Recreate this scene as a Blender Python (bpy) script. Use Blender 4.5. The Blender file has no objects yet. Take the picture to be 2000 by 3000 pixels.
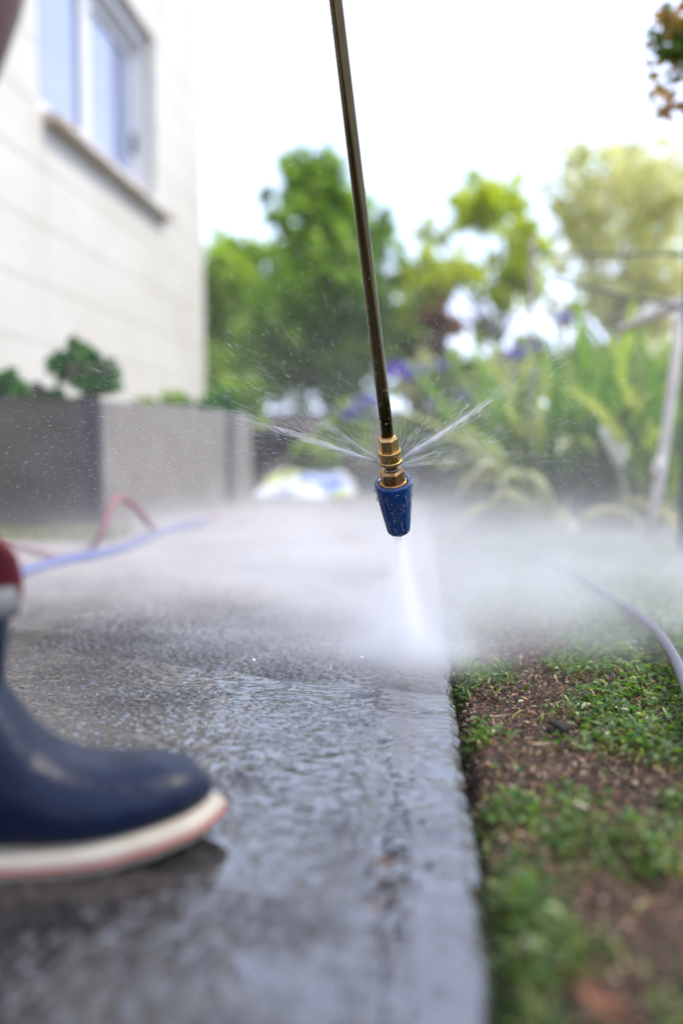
import bpy, bmesh, math, random
import numpy as np
from mathutils import Vector, Matrix

random.seed(7)
rng = np.random.default_rng(7)
S = bpy.context.scene
COL = S.collection
PI = math.pi
R = math.radians

# ------------------------------------------------------------------ camera
CAM_H = 0.26
YAW, PITCH = R(4.4), R(4.51)
FWD = Vector((-math.sin(YAW) * math.cos(PITCH), math.cos(YAW) * math.cos(PITCH), -math.sin(PITCH)))
RGT = Vector((math.cos(YAW), math.sin(YAW), 0))
UPV = RGT.cross(FWD)
cam_d = bpy.data.cameras.new('camera')
cam = bpy.data.objects.new('camera', cam_d)
COL.objects.link(cam)
cam.matrix_world = Matrix.Translation((0, 0, CAM_H)) @ Matrix((RGT, UPV, -FWD)).transposed().to_4x4()
cam_d.sensor_fit = 'VERTICAL'
cam_d.sensor_height = 36
cam_d.lens = 35
cam_d.clip_start = 0.02
cam_d.clip_end = 1000
cam_d.dof.use_dof = True
cam_d.dof.focus_distance = 1.0
cam_d.dof.aperture_fstop = 1.8
cam_d.dof.aperture_blades = 0
S.camera = cam

# ------------------------------------------------------------------ sky, sun, exposure
SUN_EL, SUN_AZ = R(50), R(72)          # azimuth clockwise from +Y
w = bpy.data.worlds.new('World')
S.world = w
w.use_nodes = True
nt = w.node_tree
nt.nodes.clear()
wo = nt.nodes.new('ShaderNodeOutputWorld')
bg = nt.nodes.new('ShaderNodeBackground')
bg.inputs['Strength'].default_value = 0.105
sky = nt.nodes.new('ShaderNodeTexSky')
sky.sky_type = 'NISHITA'
sky.sun_disc = False
sky.sun_elevation = SUN_EL
sky.sun_rotation = SUN_AZ
sky.air_density = 1.2
sky.dust_density = 0.4
tc = nt.nodes.new('ShaderNodeTexCoord')
sx = nt.nodes.new('ShaderNodeSeparateXYZ')
nt.links.new(tc.outputs['Generated'], sx.inputs[0])
ad = nt.nodes.new('ShaderNodeMath'); ad.operation = 'ADD'; ad.inputs[1].default_value = 0.25
nt.links.new(sx.outputs['Z'], ad.inputs[0])
mx = nt.nodes.new('ShaderNodeMath'); mx.operation = 'MAXIMUM'; mx.inputs[1].default_value = 0.1
nt.links.new(ad.outputs[0], mx.inputs[0])
dv = nt.nodes.new('ShaderNodeVectorMath'); dv.operation = 'DIVIDE'
cb = nt.nodes.new('ShaderNodeCombineXYZ')
for i in range(3):
    nt.links.new(mx.outputs[0], cb.inputs[i])
nt.links.new(tc.outputs['Generated'], dv.inputs[0])
nt.links.new(cb.outputs[0], dv.inputs[1])
nz = nt.nodes.new('ShaderNodeTexNoise')
nz.inputs['Scale'].default_value = 1.15
nz.inputs['Detail'].default_value = 5
nz.inputs['Roughness'].default_value = 0.55
nt.links.new(dv.outputs[0], nz.inputs['Vector'])
cr = nt.nodes.new('ShaderNodeValToRGB')
cr.color_ramp.elements[0].position = 0.45
cr.color_ramp.elements[0].color = (0.55, 0.55, 0.55, 1)
cr.color_ramp.elements[1].position = 0.62
nt.links.new(nz.outputs['Fac'], cr.inputs[0])
cm = nt.nodes.new('ShaderNodeMix'); cm.data_type = 'RGBA'
cm.inputs['B'].default_value = (6.4, 7.2, 9.8, 1)
hz = nt.nodes.new('ShaderNodeMapRange'); hz.interpolation_type = 'SMOOTHSTEP'     # thin haze whitens the sky low down
hz.inputs['From Min'].default_value = 0.30; hz.inputs['From Max'].default_value = 0.06
nt.links.new(sx.outputs['Z'], hz.inputs['Value'])
hm = nt.nodes.new('ShaderNodeMath'); hm.operation = 'MAXIMUM'
nt.links.new(cr.outputs['Color'], hm.inputs[0]); nt.links.new(hz.outputs[0], hm.inputs[1])
nt.links.new(hm.outputs[0], cm.inputs['Factor'])
nt.links.new(sky.outputs[0], cm.inputs['A'])
nt.links.new(cm.outputs['Result'], bg.inputs['Color'])
nt.links.new(bg.outputs[0], wo.inputs['Surface'])

sun_d = bpy.data.lights.new('sun', 'SUN')
sun_d.energy = 1.5
sun_d.angle = R(10)
sun_d.color = (1.0, 0.90, 0.75)
sun = bpy.data.objects.new('sun', sun_d)
COL.objects.link(sun)
SUNV = Vector((math.sin(SUN_AZ) * math.cos(SUN_EL), math.cos(SUN_AZ) * math.cos(SUN_EL), math.sin(SUN_EL)))
sun.rotation_euler = SUNV.to_track_quat('Z', 'Y').to_euler()
sun.location = SUNV * 30

S.view_settings.view_transform = 'Standard'
S.view_settings.look = 'None'
S.view_settings.gamma = 1
S.view_settings.use_curve_mapping = False
S.view_settings.exposure = 1.36
S.render.engine = 'CYCLES'
S.cycles.use_denoising = True
S.cycles.max_bounces = 8
S.cycles.diffuse_bounces = 3
S.cycles.glossy_bounces = 3
S.cycles.transmission_bounces = 6
S.cycles.transparent_max_bounces = 24
S.cycles.volume_bounces = 3
S.cycles.volume_step_rate = 1.5
S.cycles.volume_max_steps = 96
S.cycles.sample_clamp_indirect = 6
S.cycles.sample_clamp_direct = 5
S.cycles.caustics_reflective = False
S.cycles.caustics_refractive = False


# ------------------------------------------------------------------ where things stand
def at(px, py, Y):
    """the point of the place at distance Y that the photograph shows at (px, py) of its 2000 x 3000 pixels"""
    d = FWD + RGT * ((px - 1000) / 2917) + UPV * ((1500 - py) / 2917)
    return Vector((0, 0, CAM_H)) + d * (Y / d.y)


def onground(px, py, z=0.0):
    d = FWD + RGT * ((px - 1000) / 2917) + UPV * ((1500 - py) / 2917)
    return Vector((0, 0, CAM_H)) + d * ((z - CAM_H) / d.z)


# ------------------------------------------------------------------ object helpers
def link(name, me, mats=None, parent=None):
    o = bpy.data.objects.new(name, me)
    COL.objects.link(o)
    if mats:
        for m in (mats if isinstance(mats, (list, tuple)) else [mats]):
            me.materials.append(m)
    if parent:
        o.parent = parent
    return o


def thing(name, label, cat, loc=(0, 0, 0), group=None):
    o = bpy.data.objects.new(name, None)
    COL.objects.link(o)
    o.location = loc
    o.empty_display_size = 0.05
    tag(o, label, cat, group)
    return o


def tag(o, label=None, cat=None, group=None, kind=None):
    if label: o['label'] = label
    if cat: o['category'] = cat
    if group: o['group'] = group
    if kind: o['kind'] = kind
    return o


def smooth(me):
    me.polygons.foreach_set('use_smooth', [True] * len(me.polygons))
    return me


def bm_mesh(bm, name='mesh', sm=False):
    me = bpy.data.meshes.new(name)
    bm.normal_update()
    bm.to_mesh(me)
    bm.free()
    if sm: smooth(me)
    return me


def np_mesh(name, V, F, col=None, sm=False, attrs=None):
    """V (n,3), F (m,k) constant k; col (n,3) point colours; attrs name -> (n,) floats"""
    me = bpy.data.meshes.new(name)
    V = np.asarray(V, np.float32); F = np.asarray(F, np.int32)
    n, (m, k) = len(V), F.shape
    me.vertices.add(n)
    me.vertices.foreach_set('co', V.ravel())
    me.loops.add(m * k)
    me.loops.foreach_set('vertex_index', F.ravel())
    me.polygons.add(m)
    me.polygons.foreach_set('loop_start', np.arange(0, m * k, k, dtype=np.int32))
    me.polygons.foreach_set('loop_total', np.full(m, k, np.int32))
    if sm:
        me.polygons.foreach_set('use_smooth', np.ones(m, bool))
    me.update(calc_edges=True)
    if col is not None:
        a = me.attributes.new('tint', 'FLOAT_COLOR', 'POINT')
        c = np.ones((n, 4), np.float32); c[:, :3] = col
        a.data.foreach_set('color', c.ravel())
    for an, av in (attrs or {}).items():
        a = me.attributes.new(an, 'FLOAT', 'POINT')
        a.data.foreach_set('value', np.asarray(av, np.float32))
    return me


def box(bm, lo, hi, bevel=0.0):
    r = bmesh.ops.create_cube(bm, size=1)
    vs = r['verts']
    lo, hi = Vector(lo), Vector(hi)
    for v in vs:
        v.co = Vector((lo[i] + (v.co[i] + 0.5) * (hi[i] - lo[i]) for i in range(3)))
    if bevel:
        es = list({e for v in vs for e in v.link_edges})
        bmesh.ops.bevel(bm, geom=es, offset=bevel, segments=2, affect='EDGES', profile=0.5)
    return vs


def box_obj(name, lo, hi, mat, parent=None, bevel=0.0, sm=False):
    bm = bmesh.new()
    box(bm, lo, hi, bevel)
    return link(name, bm_mesh(bm, name, sm), mat, parent)


def tube_np(path, rad, seg=10, closed_ends=True, flat=1.0):
    """vertices/quads of a tube along path; rad scalar or per point; flat squashes across"""
    P = [Vector(p) for p in path]
    n = len(P)
    rad = [rad] * n if not hasattr(rad, '__len__') else rad
    V, F = [], []
    T = [(P[min(i + 1, n - 1)] - P[max(i - 1, 0)]).normalized() for i in range(n)]
    ref = Vector((0, 0, 1)) if abs(T[0].z) < 0.9 else Vector((0, 1, 0))
    a = T[0].cross(ref).normalized()
    for i in range(n):
        a = (a - T[i] * a.dot(T[i])).normalized()
        b = T[i].cross(a)
        for s in range(seg):
            t = 2 * PI * s / seg
            V.append(P[i] + a * (math.cos(t) * rad[i]) + b * (math.sin(t) * rad[i] * flat))
    for i in range(n - 1):
        for s in range(seg):
            s2 = (s + 1) % seg
            F.append((i * seg + s, i * seg + s2, (i + 1) * seg + s2, (i + 1) * seg + s))
    if closed_ends:
        V += [P[0], P[-1]]
        c0, c1 = len(V) - 2, len(V) - 1
        for s in range(seg):
            s2 = (s + 1) % seg
            F.append((c0, s2, s, s))
            F.append((c1, (n - 1) * seg + s, (n - 1) * seg + s2, (n - 1) * seg + s2))
    return V, F


def tube_mesh(paths, name='tube', seg=10, flat=1.0):
    """paths: list of (points, radius)"""
    me = bpy.data.meshes.new(name)
    V, F = [], []
    for p, r in paths:
        v, f = tube_np(p, r, seg, True, flat)
        o = len(V)
        V += [tuple(x) for x in v]
        for q in f:
            q = tuple(i + o for i in q)
            F.append(q[:3] if q[2] == q[3] else q)
    me.from_pydata(V, [], F)
    smooth(me)
    return me


def spline(pts, n=12):
    """Catmull-Rom through pts"""
    P = [Vector(p) for p in pts]
    P = [P[0] * 2 - P[1]] + P + [P[-1] * 2 - P[-2]]
    out = []
    for i in range(1, len(P) - 2):
        for k in range(n):
            t = k / n
            a, b, c, d = P[i - 1], P[i], P[i + 1], P[i + 2]
            out.append(0.5 * ((2 * b) + (c - a) * t + (2 * a - 5 * b + 4 * c - d) * t * t + (3 * b - a - 3 * c + d) * t ** 3))
    out.append(P[-2])
    return out


def lathe(profile, seg=32, rmod=None):
    """closed surface of revolution, axis +z downwards list of (r, z)"""
    bm = bmesh.new()
    rings = []
    for r, z in profile:
        ring = []
        for s in range(seg):
            t = 2 * PI * s / seg
            rr = r * (rmod(t, z) if rmod else 1)
            ring.append(bm.verts.new((rr * math.cos(t), rr * math.sin(t), z)))
        rings.append(ring)
    for a, b in zip(rings, rings[1:]):
        for s in range(seg):
            bm.faces.new((a[s], a[(s + 1) % seg], b[(s + 1) % seg], b[s]))
    bm.faces.new(list(reversed(rings[0])))
    bm.faces.new(rings[-1])
    bmesh.ops.recalc_face_normals(bm, faces=bm.faces)
    return bm


# ------------------------------------------------------------------ noise in numpy
def vnoise(x, y, scale, seed=0):
    x = np.asarray(x) * scale + 1000.0; y = np.asarray(y) * scale + 1000.0
    xi = np.floor(x).astype(np.int64); yi = np.floor(y).astype(np.int64)
    fx = x - xi; fy = y - yi
    fx = fx * fx * (3 - 2 * fx); fy = fy * fy * (3 - 2 * fy)

    def h(i, j):
        v = (i * 374761393 + j * 668265263 + seed * 974711) & 0x7fffffff
        v = ((v ^ (v >> 13)) * 1274126177) & 0x7fffffff
        return ((v ^ (v >> 16)) & 0xffff) / 65535.0
    return (h(xi, yi) * (1 - fx) + h(xi + 1, yi) * fx) * (1 - fy) + (h(xi, yi + 1) * (1 - fx) + h(xi + 1, yi + 1) * fx) * fy


def fbm(x, y, scale, seed=0, oct=3):
    s, a, t = 0, 1.0, 0
    for o in range(oct):
        s = s + a * vnoise(x, y, scale * 2 ** o, seed + o * 17); t += a; a *= 0.5
    return s / t


def sstep(x, a, b):
    t = np.clip((np.asarray(x) - a) / (b - a), 0, 1)
    return t * t * (3 - 2 * t)


def pebbles(x, y, cell, seed=0):
    """height 0..1 of rounded stones of about one cell across, and an id per point"""
    cx = np.floor(x / cell).astype(np.int64); cy = np.floor(y / cell).astype(np.int64)
    best = np.zeros_like(x)
    for i in (-1, 0, 1):
        for j in (-1, 0, 1):
            a, b = cx + i, cy + j
            v = (a * 73856093 + b * 19349663 + seed * 83492791) & 0x7fffffff
            v = ((v ^ (v >> 13)) * 1274126177) & 0x7fffffff
            r1 = (v & 0x3ff) / 1023.0; r2 = ((v >> 10) & 0x3ff) / 1023.0; r3 = ((v >> 20) & 0x3ff) / 1023.0
            px = (a + 0.15 + 0.7 * r1) * cell; py = (b + 0.15 + 0.7 * r2) * cell
            rad = cell * (0.38 + 0.34 * r3)
            d2 = ((x - px) ** 2 + (y - py) ** 2) / rad ** 2
            best = np.maximum(best, np.sqrt(np.clip(1 - d2, 0, 1)) * (0.5 + 0.5 * r3))
    return best


# ------------------------------------------------------------------ materials
class NT:
    def __init__(s, name):
        s.m = bpy.data.materials.new(name)
        s.m.use_nodes = True
        s.t = s.m.node_tree
        s.t.nodes.clear()
        s.out = s.t.nodes.new('ShaderNodeOutputMaterial')

    def n(s, typ, **kw):
        nd = s.t.nodes.new(typ)
        for k, v in kw.items():
            if k.startswith('_'):
                setattr(nd, k[1:], v)
            else:
                k2 = k.replace('__', ' ')
                s.put(nd.inputs[int(k2[1:]) if k2[0] == 'i' and k2[1:].isdigit() else k2], v)
        return nd

    def put(s, inp, v):
        if isinstance(v, bpy.types.NodeSocket):
            s.t.links.new(v, inp)
        else:
            if isinstance(v, tuple) and len(v) == 3 and inp.type == 'RGBA':
                v = v + (1,)
            inp.default_value = v

    def math(s, op, a, b=0.0, c=0.0):
        nd = s.t.nodes.new('ShaderNodeMath'); nd.operation = op
        for i, v in enumerate((a, b, c)):
            s.put(nd.inputs[i], v)
        return nd.outputs[0]

    def mix(s, f, a, b):
        nd = s.t.nodes.new('ShaderNodeMix'); nd.data_type = 'RGBA'
        s.put(nd.inputs['Factor'], f)
        s.put(nd.inputs['A'], a if not isinstance(a, tuple) else a + (1,) if len(a) == 3 else a)
        s.put(nd.inputs['B'], b if not isinstance(b, tuple) else b + (1,) if len(b) == 3 else b)
        return nd.outputs['Result']

    def ramp(s, f, stops):
        nd = s.t.nodes.new('ShaderNodeValToRGB')
        e = nd.color_ramp.elements
        while len(e) < len(stops): e.new(0.5)
        for el, (p, c) in zip(e, stops):
            el.position = p
            el.color = (c, c, c, 1) if isinstance(c, (int, float)) else tuple(c) + (1,)
        s.put(nd.inputs[0], f)
        return nd.outputs[0]

    def noise(s, scale, detail=3, rough=0.5, vec=None):
        nd = s.n('ShaderNodeTexNoise', Scale=scale, Detail=detail, Roughness=rough)
        if vec is None: vec = s.obj()
        s.put(nd.inputs['Vector'], vec)
        return nd.outputs['Fac']

    def obj(s):
        return s.n('ShaderNodeTexCoord').outputs['Object']

    def bump(s, h, strength=0.3, dist=0.01):
        return s.n('ShaderNodeBump', Strength=strength, Distance=dist, Height=h).outputs[0]

    def bsdf(s, **kw):
        p = s.n('ShaderNodeBsdfPrincipled', **kw)
        s.t.links.new(p.outputs[0], s.out.inputs['Surface'])
        return p


def mat(name, a, b=None, rough=0.6, scale=8, metal=0.0, bump=0.0, bscale=None, dist=0.01, detail=4, **kw):
    k = NT(name)
    b = b or tuple(c * 0.8 for c in a)
    f = k.ramp(k.noise(scale, detail, 0.6), [(0.3, 0.0), (0.7, 1.0)])
    args = dict(Base__Color=k.mix(f, a, b), Roughness=rough, Metallic=metal)
    if bump:
        args['Normal'] = k.bump(k.noise(bscale or scale * 6, 4, 0.6), bump, dist)
    args.update(kw)
    k.bsdf(**args)
    return k.m


def leaf_mat(name, trans=0.35, rough=0.4, spec=0.5):
    """colour from the leaf's own tint, light passing through the blade"""
    k = NT(name)
    c = k.n('ShaderNodeAttribute', _attribute_name='tint').outputs['Color']
    p = k.n('ShaderNodeBsdfPrincipled', Base__Color=c, Roughness=rough)
    p.inputs['Specular IOR Level'].default_value = spec
    t = k.n('ShaderNodeBsdfTranslucent', Color=k.mix(0.5, c, k.n('ShaderNodeHueSaturation', Saturation=1.15, Value=1.7, Color=c).outputs[0]))
    ms = k.n('ShaderNodeMixShader', i0=trans)
    k.t.links.new(p.outputs[0], ms.inputs[1]); k.t.links.new(t.outputs[0], ms.inputs[2])
    k.t.links.new(ms.outputs[0], k.out.inputs['Surface'])
    return k.m


M = {}
M['paint'] = mat('wall_paint', (0.61, 0.59, 0.53), (0.55, 0.515, 0.44), 0.55, 2.5, bump=0.15, bscale=60, dist=0.004)
M['paint_worn'] = mat('sill_paint', (0.64, 0.62, 0.57), (0.45, 0.37, 0.27), 0.6, 5, bump=0.2, bscale=50, dist=0.004)
M['frame'] = mat('window_frame_paint', (0.70, 0.70, 0.70), (0.62, 0.62, 0.63), 0.4, 6)
M['curtain'] = mat('curtain_cloth', (0.70, 0.72, 0.80), (0.55, 0.58, 0.70), 0.9, 2)
M['roof'] = mat('roof_sheet', (0.22, 0.2, 0.19), None, 0.6, 4)
M['soil'] = mat('soil', (0.036, 0.025, 0.017), (0.072, 0.049, 0.031), 0.95, 25, bump=0.7, bscale=90, dist=0.02)
M['bed'] = mat('bed_soil', (0.075, 0.058, 0.05), (0.13, 0.10, 0.085), 0.95, 9, bump=0.8, bscale=40, dist=0.03)
M['ground'] = mat('far_ground', (0.09, 0.11, 0.045), (0.13, 0.12, 0.07), 0.95, 0.8)
M['panel'] = mat('retaining_concrete', (0.245, 0.228, 0.208), (0.18, 0.165, 0.15), 0.85, 9, bump=0.4, bscale=70, dist=0.008)
M['post_dark'] = mat('shaded_timber', (0.045, 0.045, 0.055), (0.07, 0.065, 0.07), 0.6, 14, bump=0.3)  # shade at the panel ends and gaps is put into this dark colour
M['front_panel'] = mat('shaded_concrete', (0.115, 0.098, 0.086), (0.075, 0.062, 0.054), 0.7, 12, bump=0.5, bscale=80, dist=0.01)  # shade on the front face is put into a darker concrete colour
M['bark'] = mat('bark', (0.10, 0.08, 0.06), (0.17, 0.14, 0.11), 0.9, 20, bump=0.6, bscale=60)
M['pale_twig'] = mat('pale_bark', (0.36, 0.32, 0.28), (0.26, 0.22, 0.2), 0.9, 20)
M['steel'] = mat('lance_steel', (0.075, 0.057, 0.028), (0.055, 0.042, 0.020), 0.12, 40, metal=1.0)
M['brass'] = mat('brass', (0.62, 0.42, 0.17), (0.45, 0.28, 0.10), 0.26, 160, metal=1.0, bump=0.08, bscale=500, dist=0.001)
M['brass_old'] = mat('tarnished_brass', (0.50, 0.27, 0.10), (0.20, 0.11, 0.05), 0.33, 220, metal=1.0, bump=0.2, bscale=400, dist=0.001)
M['dark_metal'] = mat('dark_metal', (0.06, 0.055, 0.05), (0.12, 0.09, 0.06), 0.35, 300, metal=0.9)
M['blue_plastic'] = mat('blue_plastic', (0.0008, 0.033, 0.140), (0.001, 0.040, 0.165), 0.2, 60, bump=0.05, bscale=200, dist=0.001)
M['black_plastic'] = mat('black_plastic', (0.02, 0.02, 0.02), None, 0.4, 60)
M['red_hose'] = mat('red_hose_rubber', (0.28, 0.115, 0.13), (0.23, 0.10, 0.115), 0.5, 30)  # paled: the veil of mist is put into the rubber colour
M['blue_hose'] = mat('blue_hose_rubber', (0.04, 0.075, 0.28), (0.05, 0.09, 0.30), 0.4, 30)
M['grey_hose'] = mat('grey_hose_rubber', (0.085, 0.08, 0.105), (0.11, 0.10, 0.13), 0.45, 30)
M['cane'] = mat('pale_cane', (0.68, 0.62, 0.54), (0.56, 0.50, 0.43), 0.6, 30, bump=0.2)
M['wire'] = mat('grey_wire', (0.14, 0.14, 0.13), None, 0.5, 50)
M['tpost'] = mat('dark_post', (0.06, 0.055, 0.05), (0.1, 0.09, 0.08), 0.7, 30, bump=0.3)
M['navy'] = mat('navy_rubber', (0.0010, 0.0052, 0.020), (0.0014, 0.0068, 0.026), 0.42, 20, bump=0.25, bscale=18, dist=0.02, **{'Specular IOR Level': 0.25})
M['teal'] = mat('teal_rubber', (0.01, 0.09, 0.15), None, 0.4, 20)
M['sole'] = mat('cream_rubber', (0.40, 0.355, 0.275), (0.31, 0.265, 0.195), 0.5, 25, bump=0.15, bscale=120, dist=0.003)
M['stripe'] = mat('red_stripe_rubber', (0.34, 0.035, 0.03), (0.28, 0.05, 0.04), 0.5, 40)
M['red_tab'] = mat('red_webbing', (0.13, 0.005, 0.010), (0.08, 0.003, 0.006), 0.8, 120, bump=0.4, bscale=400, dist=0.003)
M['trim'] = mat('grey_trim', (0.14, 0.14, 0.14), (0.09, 0.09, 0.09), 0.7, 60)
M['skin'] = mat('skin', (0.10, 0.042, 0.03), (0.085, 0.035, 0.026), 0.5, 30, bump=0.1, bscale=120, dist=0.003)
M['cloth_dark'] = mat('dark_cloth', (0.05, 0.05, 0.06), None, 0.9, 60)
M['cloth_grey'] = mat('grey_cloth', (0.16, 0.17, 0.18), None, 0.9, 60)
M['hair'] = mat('dark_hair', (0.02, 0.015, 0.012), None, 0.6, 60)
M['eye'] = mat('eye', (0.6, 0.6, 0.58), (0.5, 0.5, 0.5), 0.2, 60)
M['leaf'] = leaf_mat('leaf', 0.55, 0.28, 0.5)
M['leaf_matt'] = leaf_mat('soft_leaf', 0.55, 0.6, 0.3)
M['blade'] = leaf_mat('grass_blade', 0.4, 0.42, 0.4)
M['litter'] = leaf_mat('dry_litter', 0.15, 0.75, 0.3)
M['petal'] = leaf_mat('petal', 0.4, 0.6, 0.3)
M['clod'] = mat('damp_clod', (0.03, 0.022, 0.018), (0.05, 0.036, 0.028), 0.9, 90, bump=0.8, bscale=200, dist=0.004)


def glass_pane():
    k = NT('window_glass')
    k.bsdf(Base__Color=(0.20, 0.24, 0.38), Roughness=0.03, **{'Metallic': 0.0, 'IOR': 2.2})
    return k.m


M['pane'] = glass_pane()


def water_mat(name, tr, col=(0.95, 0.96, 1.0)):
    """fine droplets and threads of water: part of the light goes straight through, the rest scatters"""
    k = NT(name)
    d = k.n('ShaderNodeBsdfDiffuse', Color=col)
    tl = k.n('ShaderNodeBsdfTranslucent', Color=col)
    a = k.n('ShaderNodeMixShader', i0=0.55)
    k.t.links.new(d.outputs[0], a.inputs[1]); k.t.links.new(tl.outputs[0], a.inputs[2])
    g = k.n('ShaderNodeBsdfGlossy', Roughness=0.15, Color=(1, 1, 1))
    b = k.n('ShaderNodeMixShader', i0=0.15)
    k.t.links.new(a.outputs[0], b.inputs[1]); k.t.links.new(g.outputs[0], b.inputs[2])
    t = k.n('ShaderNodeBsdfTransparent')
    c = k.n('ShaderNodeMixShader', i0=tr)
    k.t.links.new(b.outputs[0], c.inputs[1]); k.t.links.new(t.outputs[0], c.inputs[2])
    k.t.links.new(c.outputs[0], k.out.inputs['Surface'])
    return k.m


M['drop'] = water_mat('spray_water', 0.32)
k = NT('clear_water')
fr_n = k.n('ShaderNodeFresnel', IOR=1.45)
t_ = k.n('ShaderNodeBsdfTransparent', Color=(0.92, 0.95, 1.0)); g_ = k.n('ShaderNodeBsdfGlossy', Roughness=0.03, Color=(1, 1, 1))
m_ = k.n('ShaderNodeMixShader', i0=k.math('MULTIPLY', fr_n.outputs[0], 1.6))
k.t.links.new(t_.outputs[0], m_.inputs[1]); k.t.links.new(g_.outputs[0], m_.inputs[2]); k.t.links.new(m_.outputs[0], k.out.inputs['Surface'])
M['clear'] = k.m


def concrete_mat():
    k = NT('wet_concrete')
    film = k.n('ShaderNodeAttribute', _attribute_name='film').outputs['Fac']
    peb = k.n('ShaderNodeAttribute', _attribute_name='stone').outputs['Fac']
    band = k.n('ShaderNodeAttribute', _attribute_name='band').outputs['Fac']
    dry = k.n('ShaderNodeAttribute', _attribute_name='dry').outputs['Fac']  # drier concrete is paler; sun and mist brightness is put into the colour too
    o = k.obj()
    vo = k.n('ShaderNodeTexVoronoi', Scale=230.0)
    k.put(vo.inputs['Vector'], o)
    sep = k.n('ShaderNodeSeparateColor'); k.put(sep.inputs[0], vo.outputs['Color'])
    stone = k.ramp(sep.outputs[0], [(0.0, (0.07, 0.06, 0.055)), (0.35, (0.16, 0.14, 0.125)), (0.6, (0.24, 0.225, 0.21)), (0.85, (0.15, 0.115, 0.085)), (1.0, (0.40, 0.38, 0.36))])
    paste = k.mix(k.noise(14, 5, 0.6, o), (0.12, 0.105, 0.092), (0.20, 0.18, 0.16))
    c = k.mix(k.math('MULTIPLY', k.ramp(peb, [(0.15, 0.0), (0.55, 1.0)]), k.math('SUBTRACT', 1.0, k.math('MULTIPLY', band, 0.7))), paste, stone)
    stain = k.ramp(k.noise(3.2, 5, 0.65, o), [(0.35, 0.55), (0.65, 1.0)])
    wet = k.math('SUBTRACT', 1.0, k.math('MULTIPLY', film, 0.6))
    c = k.n('ShaderNodeVectorMath', _operation='SCALE', i0=c)
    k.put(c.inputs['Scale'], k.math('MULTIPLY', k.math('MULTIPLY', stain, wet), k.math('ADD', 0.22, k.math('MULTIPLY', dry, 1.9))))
    rough = k.math('ADD', k.math('MULTIPLY', film, -0.27), 0.30)
    fine = k.bump(k.math('MULTIPLY', k.noise(420, 3, 0.6, o), k.math('SUBTRACT', 1.0, k.math('MULTIPLY', film, 0.9))), 0.5, 0.0012)
    rip = k.n('ShaderNodeBump', Strength=0.12, Distance=0.003, Height=k.noise(80, 3, 0.5, o))
    patch = k.ramp(k.noise(4.5, 4, .6, o), [(.40, .4), (.60, 1.0)])
    bare = k.math('MULTIPLY', k.math('MULTIPLY', k.math('SUBTRACT', 1.0, dry), patch), k.math('SUBTRACT', 1.0, film))
    k.bsdf(Base__Color=c.outputs[0], Roughness=0.5, Normal=fine, IOR=1.4,
           **{'Specular IOR Level': 0.12, 'Coat Weight': k.math('ADD', film, bare), 'Coat IOR': 2.0,
              'Coat Roughness': k.math('SUBTRACT', 0.10, k.math('MULTIPLY', film, 0.07)), 'Coat Normal': rip.outputs[0]})
    return k.m


M['concrete'] = concrete_mat()

# ================================================================== THE SETTING
# ground out to the horizon
me = np_mesh('ground', [(-300, -300, -0.09), (300, -300, -0.09), (300, 300, -0.09), (-300, 300, -0.09)], [(0, 1, 2, 3)])
tag(link('ground', me, M['ground']), 'grassy ground running away to the horizon', kind='structure')

EDGE_X = 0.037


def lines(*segs):
    out = []
    for a, b, st in segs:
        n = max(1, round((b - a) / st))
        out += list(np.linspace(a, b, n, endpoint=False))
    return np.array(out + [segs[-1][1]])


def grid_faces(nx, ny):
    i = np.arange((ny - 1) * (nx - 1))
    r, c = i // (nx - 1), i % (nx - 1)
    a = r * nx + c
    return np.stack([a, a + 1, a + nx + 1, a + nx], 1)


# concrete path: one sheet with real stones, water film and a worn edge
xs = lines((-2.6, -0.7, 0.06), (-0.7, -0.46, 0.012), (-0.46, EDGE_X, 0.0018))
ys = lines((-0.8, 0.3, 0.03), (0.3, 0.62, 0.0028), (0.62, 1.25, 0.0016), (1.25, 1.9, 0.005), (1.9, 4.2, 0.04))
X, Y = np.meshgrid(xs, ys)
peb = np.maximum(pebbles(X, Y, 0.0085, 1), 0.85 * pebbles(X, Y, 0.0056, 5))
band = sstep(X, -0.040, -0.030)                       # trowelled margin along the edge
pa = 0.0036 * (1 - 0.66 * band)
dip = 0.0016 * (fbm(X, Y, 9, 3, 3) - 0.5) + 0.0010 * (fbm(X, Y, 40, 8, 2) - 0.5)
groove = np.exp(-((X + 0.028 + 0.006 * (vnoise(X, Y, 12, 4) - 0.5)) / 0.0042) ** 2) * (Y < 0.83) * (0.35 + 0.9 * sstep(vnoise(X * 0, Y, 18, 6), 0.35, 0.6))
front = 1.02 - 0.30 * (X + 0.033) + 0.05 * (vnoise(X, Y * 0, 7, 9) - 0.5) + 0.02 * (vnoise(X, Y * 0, 30, 19) - 0.5)
front = np.minimum(front, 1.13)
pa_far = 1 + 0.55 * sstep(Y - front, 0, 0.03)
bed_z = dip * (1 - 0.4 * band) + peb * pa * pa_far - 0.0035 * groove
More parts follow.
